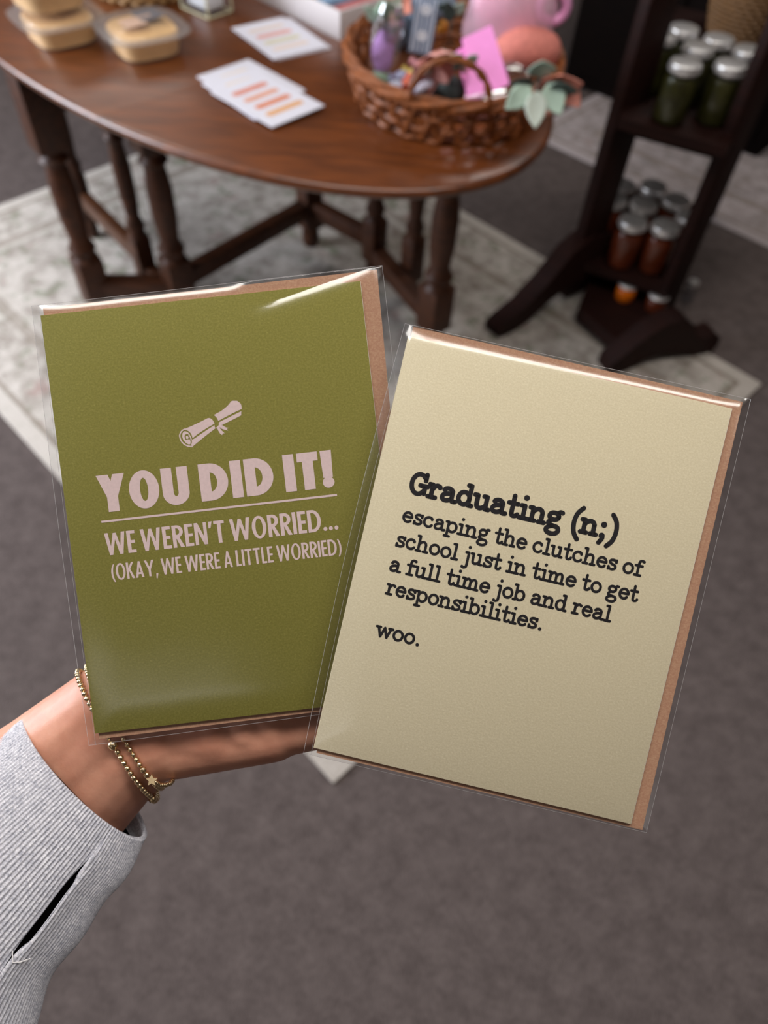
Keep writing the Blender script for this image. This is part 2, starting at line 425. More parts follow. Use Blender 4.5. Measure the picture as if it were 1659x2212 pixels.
swatch('white swatch card with beige, pink and olive bars lying beside the white box', -.303, 1.777, Z + .0026, math.radians(-51), [('#d5c4bb', .072, 0), ('#d59a8e', .07, 0), ('#cbc4a6', .072, 0), ('#dccabf', .07, 0)])

# ------------------------------------------------------------------ white box of packets, clear box, round basket
BOXW = mat('white_box_card', '#cfc8c8', .55, var=.02)
bo = Vector((-.171, 1.794, .7402)); bl = Vector((-.208, .194, 0)).normalized(); bs = Vector((.079, .124, 0)).normalized()
bs = (bs - bl * bs.dot(bl)).normalized()
Mb = Matrix((bl, bs, Vector((0, 0, 1)))).transposed().to_4x4(); Mb.translation = bo
wb = thing('white_box', 'open white cardboard box of bright packets at the back of the table', 'box', matrix=Mb)
bx = MB(); LX, LY, HZ = .42, .20, .055
bx.box((LX / 2, LY / 2, .002), (LX, LY, .004)); bx.box((LX / 2, .003, HZ / 2), (LX, .006, HZ), bevel=.002); bx.box((LX / 2, LY - .003, HZ / 2), (LX, .006, HZ), bevel=.002)
bx.box((.003, LY / 2, HZ / 2), (.006, LY - .006, HZ), bevel=.002); bx.box((LX - .003, LY / 2, HZ / 2), (.006, LY - .006, HZ), bevel=.002)
bx.build('box_wall', BOXW, wb, local=True)
for k, (col, nm) in enumerate((('#b06a6a', 'dusky red'), ('#7f9fc0', 'light blue'), ('#cf9f94', 'peach'), ('#a55a70', 'plum pink'), ('#c9c2bd', 'pale grey'), ('#8c8fb8', 'lilac blue'))):
    o = MB().box((0, 0, .011), (.05, .15, .022), bevel=.006).build('paper_packet', mat('packet_' + nm.replace(' ', '_'), col, .5, var=.25, scale=70), local=True)
    o.matrix_basis = Mb @ Matrix.Translation((.040 + .058 * k, .1, .0225)) @ Matrix.Rotation(.16, 4, 'Y') ; tag(o, nm + ' flat packet lying inside the white box', 'packet', 'packets in the white box')
cb = at(447, 22, .7402); Mc = Matrix.Translation(cb) @ Matrix.Rotation(math.radians(-38), 4, 'Z')
cbx = thing('clear_gift_box', 'small clear plastic box with pale edges beside the white box', 'box', matrix=Mc)
MB().box((0, 0, .032), (.092, .07, .062), bevel=.004).build('body', CLEAR, cbx, local=True)
ed = MB(); EDGE = mat('pale_gold_edge', '#d8d3ae', .3, var=.1)
for sx in (-1, 1):
    for sy in (-1, 1): ed.bar((sx * .046, sy * .035, .003), (sx * .046, sy * .035, .062), .0025, .0025, 0)
    ed.bar((sx * .046, -.035, .063), (sx * .046, .035, .063), .0025, .0025, 0); ed.bar((-.046, sx * .035, .063), (.046, sx * .035, .063), .0025, .0025, 0)
    ed.bar((sx * .046, -.035, .003), (sx * .046, .035, .003), .0025, .0025, 0); ed.bar((-.046, sx * .035, .003), (.046, sx * .035, .003), .0025, .0025, 0)
ed.build('edge', EDGE, cbx, local=True)
so = MB().box((0, 0, .03), (.074, .054, .044), bevel=.012, seg=4).build('soap_bar', mat('white_soap', '#dfe2e8', .4, var=.03), local=True)
so.matrix_basis = Mc; tag(so, 'white rounded bar inside the small clear plastic box', 'soap')

WICK = mat('wicker_tan', '#9a7444', .6, var=.3, scale=90)
def woven_basket(name, label, cat, c, r0, r1, h, m, rows, stakes, amp, tr, squash=1.0, rz=0):
    t = thing(name, label, cat, c, rz)
    def rad(z): return r0 + (r1 - r0) * (z / h) ** .8
    MB().lathe([(0, .002), (r0 * .99, .002), (r0 * .99, .008), (0, .009)], 48, sy=squash).build('base', m, t, local=True)
    wv = MB()
    for i in range(rows):
        z = tr + (h - 2 * tr) * i / max(1, rows - 1); ph = i % 2
        pts = []
        for k in range(stakes * 4):
            a = 2 * PI * k / (stakes * 4); rr = rad(z) + amp * math.cos(PI * (k / 2.0) + PI * ph)
            pts.append((rr * math.cos(a), rr * math.sin(a) * squash, z))
        wv.tube(pts, tr, 6, closed=True)
    st = wv
    for k in range(stakes):
        a = 2 * PI * (k + .0) / stakes
        st.tube([(rad(z) * math.cos(a), rad(z) * math.sin(a) * squash, z) for z in (.003, h * .35, h * .7, h)], tr * .8, 6)
    wv.build('weave', m, t, local=True)
    rm = MB()
    for s_ in range(3):
        pts = []
        for k in range(160):
            a = 2 * PI * k / 160; q = a * 6 + s_ * 2 * PI / 3
            rr = r1 + tr * 1.1 * math.cos(q); pts.append((rr * math.cos(a), rr * math.sin(a) * squash, h + tr * 1.1 * math.sin(q)))
        rm.tube(pts, tr * 1.15, 6, closed=True)
    rm.build('rim', m, t, local=True)
    return t
rb_ = at(312, -28, .7402)
woven_basket('round_basket', 'tan woven round basket at the back edge of the table', 'basket', rb_, .115, .135, .11, WICK, 10, 26, .004, .006)

# ------------------------------------------------------------------ tray basket with handles
WICKB = mat('wicker_brown', '#80451a', .55, var=.4, scale=70, coat=.0)
bc = Vector((.068, 1.575, .7402))
tb = woven_basket('tray_basket', 'brown wicker oval basket with loop handles full of trinkets on the table', 'basket', bc, .180, .203, .080, WICKB, 4, 22, .004, .0055, squash=1.13)
MBw = MB()                                                    # open trellis strands round the wall
for k in range(34):
    a0 = 2 * PI * k / 34
    for s_ in (1, -1):
        pts = [((.188 + .016 * q) * math.cos(a0 + s_ * .16 * q), (.188 + .016 * q) * 1.13 * math.sin(a0 + s_ * .16 * q), .008 + .070 * q) for q in (0, .33, .66, 1)]
        MBw.tube(pts, .0042, 6)
MBw.build('lattice', WICKB, tb, local=True)
def handle(ang, w_, h_, lean):
    d = Vector((math.cos(ang), math.sin(ang) * 1.13, 0)) * .200; tdir = Vector((-math.sin(ang), math.cos(ang), 0))
    mb = MB()
    for s_ in range(2):
        pts = []
        for k in range(41):
            a = PI * k / 40; q = a * 9 + s_ * PI
            p = d + tdir * (w_ * math.cos(a)) + Vector((0, 0, .085 + h_ * math.sin(a))) + Vector((math.cos(ang), math.sin(ang), 0)) * lean * math.sin(a)
            pts.append(p + tdir * .003 * math.cos(q) + Vector((0, 0, .003 * math.sin(q))))
        mb.tube(pts, .0042, 6)
    return mb.build('handle', WICKB, tb, local=True)
handle(math.radians(-92), .068, .072, .012); handle(math.radians(88), .068, .075, .012)

# things in the basket -------------------------------------------------------
def blob(c, r, seed, amp=.25, freq=18, n=28, M=None):
    mb = MB().ball((0, 0, 0), r, n)
    for i, p in enumerate(mb.v):
        q = noise.noise(p * freq + Vector((seed, seed * 2, 0))); mb.v[i] = p * (1 + amp * q)
    mb.v = [((M @ p) if M is not None else p) + Vector(c) for p in mb.v]
    return mb
def bpt(px, py, z): return at(px, py, z)
VIEW = (CAM - bc).normalized()
def frame_toward(tilt_z=0.0, yaw=0.0, lean=.5):
    # upright frame: x to the right, y up and leaning away, z facing the viewer
    x = Vector((math.cos(yaw), math.sin(yaw), 0)); up = Vector((0, 0, 1)); back = x.cross(up) * -1
    y = (up * math.cos(lean) + Vector((-math.sin(yaw), math.cos(yaw), 0)) * math.sin(lean)).normalized(); z = x.cross(y)
    M = Matrix((x, y, z)).transposed() @ Matrix.Rotation(tilt_z, 3, 'Z'); return M
def M4(M3, p): m = M3.to_4x4(); m.translation = p; return m
FELT_P = mat('blush_felt', '#dfa197', .8, var=.12); FELT_C = mat('peach_felt', '#d98c78', .8, var=.12); LEAF = mat('sage_leaf', '#a3b9a8', .6, var=.22, scale=40); LEAFD = mat('deep_leaf', '#3c4a44', .6, var=.2, scale=40)
LEAFL = mat('pale_leaf', '#a9b1a5', .6, var=.1, scale=40)
PINKH = mat('hot_pink_card', '#fc96e2', .45, var=.05); SLATE = mat('slate_cloth', '#55606c', .7, var=.3, scale=60); PALEB = mat('pale_blue_card', '#6c7f9a', .5, var=.1)
PINKF = film_mat('pink_film', (.97, .82, .88), 1.5, .07, 2.2, .04, .42, (.98, .68, .82))
def petal(L, wd, curl, n=7):
    def fn(u, v):
        s_ = v; wv = wd * max(.02, math.sin(PI * min(1, s_ ** .75))) ** .9; x = (u - .5) * wv
        return Vector((x, L * s_, curl * s_ * s_ + .25 * x * x / max(wd, .001)))
    return MB().grid(fn, n, 9)
def solid(o, t=.0012):
    m = o.modifiers.new('thickness', 'SOLIDIFY'); m.thickness = t; return o
def flower(label, p, r, m_, n=6, M=None, cat='flower', name='felt_flower'):
    t = thing(name, label, cat, matrix=M4(M or frame_toward(0, 0, .2), p))
    for k in range(n):
        a = 2 * PI * k / n; Rm = Matrix.Rotation(a, 3, 'Z') @ Matrix.Rotation(.35, 3, 'X'); mb = petal(r, r * .8, r * .2)
        mb.v = [Rm @ q for q in mb.v]; solid(mb.build('petal', m_, t, local=True))
    MB().ball((0, 0, r * .12), (r * .22, r * .22, r * .16), 10).build('flower_centre', LEAFL, t, local=True)
    return t
def sprig(label, p, leaves, m0):
    t = thing('leaf_sprig', label, 'foliage', p)
    pts = [Vector(q[0]) for q in leaves]
    MB().tube([Vector((0, 0, -.02))] + [q * .8 for q in pts[:3]], .0016, 6).build('stem', LEAFD, t, local=True)
    for (q, L, wd, ax, ang, m_) in leaves:
        mb = petal(L, wd, L * .15); Rm = frame_toward(ang, 0, ax); mb.v = [Rm @ s_ + Vector(q) for s_ in mb.v]
        solid(mb.build('leaf', m_, t, local=True))
    return t

# lavender bundle in a clear packet, left of the basket
p = bpt(820, 178, .765)
Ml = M4(frame_toward(-.10, .1, .25), p)
lv = thing('lavender_packet', 'clear packet of purple lavender with green ends at the basket left side', 'packet', matrix=Ml)
LAV = mat('lavender_buds', '#a274b4', .8, var=.35, scale=160, bmp=.6, bdist=.004); SAGE = mat('sage_stems', '#7d947f', .8, var=.3, scale=90)
blob((0, .052, 0), (.022, .036, .014), 3, .18, 60, 24).build('lavender', LAV, lv, local=True)
blob((.0, .006, 0), (.021, .014, .014), 5, .2, 60).build('stems', SAGE, lv, local=True)
blob((.004, .117, 0), (.028, .018, .016), 6, .3, 50).build('leaves', SAGE, lv, local=True)
blob((.002, .066, 0), (.029, .07, .019), 8, .12, 30, 32).build('wrapper', CLEAR, lv, local=True)
# pale blue patterned tag and its slate bag
p = bpt(905, 118, .80) + Vector((0, -.025, .012))
tg = thing('pattern_tag', 'upright pale blue tag with white lines and rings in the basket', 'tag', matrix=M4(frame_toward(-.10, 0, .15), p))
MB().box((0, .048, 0), (.044, .098, .003), bevel=.001).build('board', PALEB, tg, local=True)
pr = MB()
for x in (-.017, -.010, .0, .010, .017): pr.box((x, .047, .0018), (.0018, .088, .0006))
for y in (.030, .072):
    pr.lathe([(.0085, 0), (.0085, .0008), (.006, .0008), (.006, 0)], 20, (0, y, .0018))
pr.build('printed_lines', mat('pale_print', '#eef2fa', .5, var=.03), tg, local=True)
p = bpt(880, 58, .84) + Vector((0, .05, 0)); tag(blob(p, (.048, .03, .062), 11, .35, 26).build('cloth_pouch', SLATE), 'crumpled slate blue cloth pouch behind the pale blue tag', 'pouch')
p = bpt(845, 52, .86); tag(blob(p, (.026, .02, .045), 13, .5, 40).build('film_wrapper', film_mat('white_film', (.9, .92, .95), 1.5, .1, 1.0, .35)), 'crumpled clear white film wrapper beside the slate pouch', 'wrapper')
p = bpt(935, 16, .87); tag(blob(p, (.045, .04, .03), 17, .3, 30).build('cloth_pompom', mat('grey_blue_pompom', '#6f7d8c', .8, var=.25, scale=90)), 'soft grey blue pompom at the basket back, above the pale blue tag', 'pompom')
flower('coral felt flower at the basket back, above the white wrapper', bpt(862, 2, .88), .035, FELT_C)
flower('blush felt flower in the basket middle, left of the hot pink tag', bpt(958, 112, .865), .055, FELT_P, 6, frame_toward(.3, 0, -.75))
flower('blush felt flower low in the basket, in front of the pale blue tag', bpt(925, 146, .84), .045, FELT_P, 5, frame_toward(.8, 0, -.5))
sprig('sage green leaf sprig between the blush flower and hot pink tag', bpt(1003, 130, .88), [((0, 0, 0), .03, .022, -.4, 1.2, LEAF), ((.006, -.004, .0), .026, .02, -.5, -.6, LEAF), ((-.004, .0, .004), .026, .018, -.3, 2.6, LEAFD)], LEAF)
sprig('grey green leaf sprig at the basket back beside the rear handle', bpt(975, 45, .87), [((0, 0, 0), .04, .024, -.2, .3, LEAFD), ((.004, 0, .01), .034, .022, -.3, -.5, LEAF), ((.0, 0, .02), .03, .02, -.3, 1.4, LEAFD)], LEAF)
sprig('sage leaf tuft poking above the lavender packet', bpt(822, 45, .86), [((0, 0, 0), .04, .026, -.1, .9, LEAF), ((.0, 0, .0), .038, .024, -.2, -.4, LEAF)], LEAF)
tag(MB().ball(bpt(955, 58, .85), .012, 14).build('orange_bead', mat('orange_bead', '#c58328', .5)), 'small orange ball behind the blush felt flower', 'ball')
# wrapped sweets
for k, (px, py, col, nm) in enumerate(((855, 186, '#aeb4c8', 'silver wrapped'), (880, 180, '#d2603c', 'orange red wrapped'), (893, 160, '#b9a24c', 'yellow wrapped'), (868, 165, '#8f93b0', 'lilac wrapped'), (895, 200, '#b3afc4', 'pearly wrapped'), (908, 143, '#c98b94', 'pink wrapped'))):
    q = bpt(px, py, .80); t = thing('wrapped_sweet', nm + ' sweet in the basket front, left of the loop handle', 'sweet', q, .5 + k, 'wrapped sweets in the basket')
    m_ = mat('sweet_' + nm.split()[0] + str(k), col, .25, var=.3, scale=120)
    MB().ball((0, 0, 0), (.015, .011, .010), 12).build('sweet', m_, t, local=True)
    for s_ in (-1, 1): MB().lathe([(.002, 0), (.009, .010), (.0085, .0105), (.001, .001)], 10, (s_ * .014, 0, 0), Matrix.Rotation(s_ * PI / 2, 3, 'Y')).build('wrapper_end', m_, t, local=True)
for k, (px, py, r, nm, col) in enumerate(((945, 170, .03, 'large charcoal', '#4a4d52'), (975, 196, .026, 'dark green grey', '#3b4443'), (915, 200, .018, 'small slate', '#5a5f66'))):
    tag(blob(bpt(px, py, .79), r, 30 + k, .12, 30).build('felt_ball', mat('felt_' + nm.replace(' ', '_'), col, .8, var=.2)), nm + ' felt ball seen through the front loop handle', 'ball', 'felt balls in the basket')
tag(MB().capsule(bpt(905, 192, .815), bpt(928, 180, .815), .008, .008).build('silver_tube', mat('silver_wrap', '#c9c8dc', .25, var=.05)), 'small shiny silver tube inside the front loop handle', 'tube')
# hot pink tag, clear pink pouch, peach plush
Mh = M4(frame_toward(.10, .0, .62), bpt(1052, 208, .805))
hp = thing('pink_tag', 'hot pink folded paper tag standing in the basket front', 'tag', matrix=Mh)
MB().prism([(-.040, -.014), (.040, .018), (.006, .112), (-.046, .092), (-.034, .05)], -.003, .003).build('front_flap', PINKH, hp, smooth=False, local=True)
MB().prism([(-.034, .002), (-.050, .050), (-.056, .075), (-.03, .09), (-.018, .05)], -.012, -.008).build('back_flap', PINKH, hp, smooth=False, local=True)
MB().box((-.003, .0, .001), (.075, .014, .004), Matrix.Rotation(.18, 3, 'Z'), .001).build('clear_strip', film_mat('strip_film', (.9, .86, .88), 1.5, .15, 1, .3), hp, local=True)
p = bpt(1112, 42, .875)
pk = thing('pink_pouch', 'shiny translucent pink plastic pouch with ring handle at the basket right', 'pouch', p)
blob((-.008, 0, .006), (.088, .05, .086), 21, .22, 14, 40).build('pouch_body', PINKF, pk, local=True)
blob((-.012, .012, .0), (.062, .03, .062), 23, .25, 22, 32).build('tissue_filling', mat('pink_tissue', '#e8a0b4', .6, var=.35, scale=40), pk, local=True)
MB().tube([(.066 + .024 * math.cos(a), -.01, .028 + .024 * math.sin(a)) for a in [2 * PI * k / 24 for k in range(24)]], .009, 10, closed=True).build('ring_handle', mat('pink_plastic', '#d995c0', .3, var=.05), pk, local=True)
p = bpt(1140, 105, .845); tag(blob(p, (.066, .04, .036), 27, .14, 20, 32).build('peach_plush', mat('peach_plush', '#c9786c', .85, var=.18, scale=120, bmp=.4, bdist=.003)), 'rounded peach plush toy below the pink pouch in the basket', 'plush toy')
tag(blob(bpt(1110, 150, .835), (.03, .02, .014), 33, .3, 40).build('film_packet', film_mat('cream_film', (.92, .9, .85), 1.5, .12, 1, .3)), 'small clear crinkled packet beside the hot pink tag', 'packet')
sprig('sage eucalyptus sprig spilling over the basket right rim', bpt(1165, 176, .885), [((0, -.01, 0.012), .042, .046, -.5, .15, LEAF), ((-.014, -.022, 0), .052, .036, .5, 2.3, LEAF), ((-.006, -.034, .0), .056, .036, .6, 3.2, LEAFL), ((.016, -.02, .0), .046, .036, -.6, -1.5, LEAFD), ((-.012, -.018, 0.004), .04, .026, -.6, 1.5, LEAFD), ((.012, -.016, .006), .052, .04, .4, -2.6, LEAF)], LEAF)
flower('coral star-petalled flower at the far right of the basket', bpt(1203, 166, .88) + Vector((0, -.015, 0)), .056, FELT_C, 5, frame_toward(.5, 0, -.5))

# ------------------------------------------------------------------ jar stand
W_ST = wood('stand_wood', '#170806', '#2c120c', rot=0, rough=.6, coat=.0, spec=.18)
P1 = at(1236, 640, RUG); P2 = at(1416, 700, RUG); u = (P2 - P1); u.z = 0; GAP = u.length; u.normalize(); wv_ = Vector((-u.y, u.x, 0))
Mst = Matrix((u, wv_, Vector((0, 0, 1)))).transposed().to_4x4(); Mst.translation = Vector((P1.x, P1.y, RUG))
st = thing('jar_stand', 'dark wooden stand with curved feet and shelves of jars', 'stand', matrix=Mst)
Rst = Mst.to_3x3()
for k, x in enumerate((0, GAP)):
    MB().box((x, .0, .62), (.034 if k == 0 else .030, .10 if k == 0 else .075, 1.20), Matrix.Rotation(-.5, 3, 'Z'), .005).build('post', W_ST, st, local=True)
    MB().box((x - .073 if k == 0 else x + .015, .68, .62), (.034, .06, 1.20), None, .005).build('post', W_ST, st, local=True)
SZ = (.143, .575)
for z in SZ:
    yb = .72 if z > .4 else .46
    yf = -.09 if z > .4 else -.035
    MB().prism([(.0, yf), (GAP, yf), (GAP + .02, yb), (-.06 - .03 * (yb > .5), yb)], z - .024, z).build('shelf', W_ST, st, local=True)
MB().box((GAP / 2, .0, SZ[1] - .045), (GAP, .022, .05), None, .004).build('rail', W_ST, st, local=True)
bb = [at(1245, 680, .04), at(1335, 758, .04), at(1420, 742, .04), P2 + wv_ * .35, P1 + wv_ * .35]
MB().prism([(p.x, p.y) for p in bb], RUG + .02, RUG + .06).build('base_board', W_ST, st, angle=30)
def foot(a, b, prof):
    a, b = Vector((a.x, a.y, 0)), Vector((b.x, b.y, 0)); d = (b - a); L = d.length; d.normalize(); n = Vector((-d.y, d.x, 0))
    M = Matrix((d, Vector((0, 0, 1)), n)).transposed().to_4x4(); M.translation = a + Vector((0, 0, RUG))
    mb = MB().prism([(s_ * L, z) for s_, z in prof], -.03, .03, M); return mb.build('foot', W_ST, st, angle=50)
t1 = at(1062, 712, .02); foot(P1 + (P1 - t1) * .9, t1, [(0, .02), (.0, .05), (.12, .12), (.3, .19), (.5, .23), (.62, .20), (.74, .125), (.86, .07), (.96, .045), (1, .028), (1, .006), (.96, 0), (.9, 0), (.8, .02), (.7, .055), (.6, .08), (.5, .085), (.35, .07), (.2, .03), (.1, 0), (.04, 0)])
t2 = at(1535, 738, .02); s2 = at(1300, 800, .0); foot(s2, t2, [(0, .0), (.0, .04), (.1, .07), (.25, .12), (.4, .15), (.55, .15), (.66, .12), (.73, .075), (.82, .062), (.92, .07), (.98, .055), (1, .03), (.97, .0), (.9, 0), (.8, .0), (.62, .025), (.45, .04), (.3, .03), (.15, 0)])

# jars
GLASS = film_mat('jar_glass', (.93, .95, .93), 1.5, .03, 1.0, .0)
LID = mat('jar_lid_metal', '#e6e3e1', .33, .8, var=.04)
def jar(liquid, name='preserve_jar'):
    t = thing(name, '', 'jar')
    MB().lathe([(.0, .004), (.034, .004), (.036, .010), (.036, .088), (.031, .098), (0, .099)], 24).build('preserve', liquid, t, local=True)
    MB().lathe([(.0, .0), (.035, .0), (.0385, .006), (.0385, .090), (.033, .104), (.032, .118)], 24).build('glass', GLASS, t, local=True)
    lid = MB().lathe([(.0, .1255), (.030, .1255), (.0335, .1245), (.035, .122), (.035, .108), (.0345, .107), (.031, .107)], 28).build('lid', LID, t, local=True)
    MB().lathe([(.0352, .110), (.0366, .111), (.0366, .1135), (.0352, .1145)], 28).build('lid_band', LID, lid, local=True)
    return t
PICK = mat('pickle_green', '#2f2d10', .3, var=.5, scale=45); HON = mat('dark_honey', '#5a2410', .25, var=.3, scale=20); AMB = mat('amber_honey', '#d9690c', .2, var=.2, scale=20)
def stand_pt(px, py, z): p = at(px, py, z); return p
src = {}
def put_jar(kind, liquid, px, py, zs, sc, label, group):
    # px,py: where the middle of the lid shows
    zt = RUG + zs + (.1255 * sc if kind not in 'ab' else 0)      # small jars are placed by their foot
    p = at(px, py, zt) if px > 1 else Mst @ Vector((px, py, 0)); M = Matrix.Translation((p.x, p.y, RUG + zs)) @ Matrix.Rotation(random.random() * 6, 4, 'Z') @ Matrix.Diagonal((sc, sc, sc * (.54 if kind in 'ab' else 1), 1))
    if kind not in src: src[kind] = jar(liquid); src[kind].matrix_basis = M; src[kind]['label'] = label; src[kind]['group'] = group
    else: dup(src[kind], M, label, group)
gU = 'jars of green pickles on the upper shelf'
for px, py, l in ((1484, 133, 'jar of green pickles at the front left of the upper shelf'), (1582, 136, 'jar of green pickles at the front right of the upper shelf'), (1512, 97, 'jar of green pickles in the middle of the upper shelf, behind the front pair'),
                  (1480, 58, 'jar of green pickles at the back left of the upper shelf'), (1556, 80, 'jar of green pickles at the back right of the upper shelf, below the wicker basket'), (1621, 105, 'jar of green pickles at the far right of the upper shelf, half behind the post'), (.015, .093, 'jar of green pickles behind the left post on the upper shelf')):
    put_jar('p', PICK, px, py, SZ[1], 1.05, l, gU)
gL = 'jars of honey on the lower shelf'
for px, py, l in ((1370, 474, 'jar of dark honey at the front left of the lower shelf'), (1440, 485, 'jar of dark honey at the front right of the lower shelf'), (1393, 437, 'jar of dark honey in the middle of the lower shelf, behind the front pair'),
                  (1413, 400, 'jar of dark honey at the back middle of the lower shelf'), (1463, 430, 'jar of dark honey at the back right of the lower shelf'), (1494, 466, 'jar of dark honey beside the right post on the lower shelf'), (.02, .188, 'jar of dark honey at the back left of the lower shelf'), (.02, .100, 'jar of dark honey half behind the left post on the lower shelf')):
    put_jar('h', HON, px, py, SZ[0], 1.12, l, gL)
# amber jar and small glass standing on the rug under the lower shelf
put_jar('a', AMB, 1347, 644, .061, .80, 'small glowing amber jar under the lower shelf of the stand', 'small jars under the lower shelf')
put_jar('b', HON, 1412, 668, .061, .80, 'small dark jar with shiny lid under the lower shelf, right of the glowing amber one', 'small jars under the lower shelf')
gp = at(1482, 648, .0)
gj = thing('small_glass_jar', 'small clear glass jar on the carpet beside the right post of the stand', 'jar', (gp.x, gp.y, 0))
MB().lathe([(0, .001), (.017, .001), (.018, .004), (.018, .05), (.014, .056), (.0135, .062)], 20).build('glass', film_mat('bright_glass', (.9, .92, .95), 1.5, .05, 1.2, .05), gj, local=True)
MB().lathe([(0, .07), (.015, .07), (.016, .068), (.016, .058), (.0145, .058)], 20).build('lid', LID, gj, local=True)
# basket behind the jars, on the upper shelf
bk = at(1590, 74, RUG + SZ[1])
woven_basket('tapered_basket', 'brown woven tapered basket behind the pickle jars on the upper shelf', 'basket', (bk.x, bk.y, RUG + SZ[1]), .075, .115, .17, mat('wicker_dim', '#7d5a36', .6, var=.3, scale=90), 14, 22, .003, .0065)

# dark cabinet at the back
c1 = at(1213, 178, 0); c2 = at(1342, 230, 0); cu = (c2 - c1).normalized(); cn = Vector((-cu.y, cu.x, 0))
Mcab = Matrix((cu, cn, Vector((0, 0, 1)))).transposed().to_4x4(); Mcab.translation = c1 + cn * .01 + Vector((0, 0, RUG))
cab = thing('dark_cabinet', 'near-black wooden cabinet on the mauve rug behind the jar stand', 'cabinet', matrix=Mcab)
W_CB = wood('cabinet_wood', '#090504', '#140a07', rough=.8, coat=.0, spec=.1)
MB().box((.45, .22, .45), (.9, .44, .9), None, .004).build('body', W_CB, cab, local=True)
MB().box((.45, .22, .915), (.94, .48, .03), None, .006).build('top', W_CB, cab, local=True)
for k in range(2):
    dr = MB().box((.235 + .43 * k, -.006, .45), (.40, .014, .80), None, .004).build('door', W_CB, cab, local=True)
    MB().ball((.235 + .43 * k + (.16 if k == 0 else -.16), -.02, .5), .012, 12).build('knob', mat('dull_brass', '#5c4a2a', .4, .8), dr, local=True)

# ================================================================== greeting cards
def card_frame(Rm, t): m = Matrix(Rm).to_4x4(); m.translation = Vector(t); return m
MG = card_frame([[0.982699683842248, -0.18378279599224906, 0.022917575648770616], [0.15626251469282174, 0.7563313577349151, -0.6352518428219911], [0.09941507872662696, 0.6278429431029161, 0.7719649479851058]], [-0.05293001095943591, 0.1493647791659071, 1.218227003658844])
MK = card_frame([[0.9877929532991836, 0.1525367014547817, -0.03158537829078574], [-0.13870527426572246, 0.7690131104494144, -0.6240029509928521], [-0.07089378183838088, 0.620766776387245, 0.7807833765074922]], [0.04632406982196851, 0.13289493856363419, 1.2129546584897497])
mm = .001
def on_card(M, px, py):
    d = ray(px, py); n = M.to_3x3().col[2]; t = (M.translation - CAM).dot(n) / d.dot(n)
    q = M.inverted() @ (CAM + d * t); return (q.x / mm, q.y / mm)
def paper(name, col, fib, amt, bmp=.25):
    m, nt, p = nodes(name); v = coords(nt, (1, 1, 1)); f = noise_tex(nt, v, 1500, 3, .7)
    v2 = coords(nt, (.35, 1, 1), (0, 0, .5)); f2 = noise_tex(nt, v2, 2200, 2, .6); f3 = noise_tex(nt, v, 30, 2)
    c = mixc(nt, mth(nt, 'MULTIPLY', ramp(nt, f, [(.4, (0, 0, 0, 1)), (.75, (1, 1, 1, 1))]), amt), lin(col), lin(fib))
    c = mixc(nt, mth(nt, 'MULTIPLY', ramp(nt, f2, [(.58, (0, 0, 0, 1)), (.75, (1, 1, 1, 1))]), amt), c, lin(fib))
    nt.links.new(c, p.inputs['Base Color']); p.inputs['Roughness'].default_value = .8; p.inputs['Specular IOR Level'].default_value = .25
    bump(nt, p, f, bmp, .0002); return m
GREEN = paper('olive_paper', '#74702e', '#968f4a', .55); CREAM = paper('cream_paper', '#cbc0a2', '#e0d7bc', .6); KRAFT = paper('kraft_paper', '#a87e66', '#c4a283', .6)
EDGE_LIT = mat('card_edge_lit', '#e8e4da', .7, var=.03)
INKP = mat('pale_pink_ink', '#d6bfbf', .7, var=.05, scale=900); INKB = mat('black_ink', '#17151a', .45, var=.1, scale=600)

def card(name, label, M, x0, x1, y0, y1, m, lit_edge):
    t = thing(name, label, 'greeting card', matrix=M)
    # folded card: front leaf and back leaf meeting in a rounded fold on the left
    MB().box(((x0 + x1) / 2 * mm, (y0 + y1) / 2 * mm, -.00018), ((x1 - x0) * mm, (y1 - y0) * mm, .00036), bevel=.00008).build('front_leaf', m, t, local=True)
    MB().box(((x0 + x1) / 2 * mm + (.0001 if not lit_edge else .00025), (y0 + y1) / 2 * mm, -.00058), ((x1 - x0) * mm, (y1 - y0) * mm, .00036), bevel=.00008).build('back_leaf', EDGE_LIT, t, local=True)  # whitened back leaf juts out right: lit card edge put into its colour
    MB().tube([((x0 + .15) * mm, y0 * mm, -.00038), ((x0 + .15) * mm, y1 * mm, -.00038)], .00038, 10).build('fold', m, t, local=True)
    return t
gc = card('greeting_card', 'olive green greeting card reading YOU DID IT with a rolled diploma', MG, -53.3, 53.3, -70.8, 70.7, GREEN, False)
kc = card('greeting_card', 'cream greeting card with the black typewriter Graduating definition', MK, -53.8, 53.8, -70.1, 70.1, CREAM, True)

def quad_env(name, label, M, q, z, m):
    t = thing(name, label, 'envelope', matrix=M)
    def slab(pts, z0, z1, nm): MB().prism([(a * mm, b * mm) for a, b in pts], z0, z1).build(nm, m, t, smooth=False, local=True)
    slab(q, z - .0004, z - .0001, 'front_panel')
    cxm = sum(p[0] for p in q) / 4; cym = sum(p[1] for p in q) / 4
    slab(q, z - .0007, z - .00045, 'back_panel')
    slab([q[3], q[2], (cxm, cym + 10)], z - .00095, z - .00072, 'flap')
    return t
quad_env('envelope', 'brown kraft envelope tucked behind the olive green card', MG, [(-52.65, -73.1), (56.9, -72.2), (59.3, 74.1), (-52.65, 73.3)], -.0009, KRAFT)
quad_env('envelope', 'brown kraft envelope tucked behind the cream card', MK, [(-52.7, -71.9), (58.3, -71.5), (57.0, 73.1), (-53.1, 73.7)], -.0009, KRAFT)

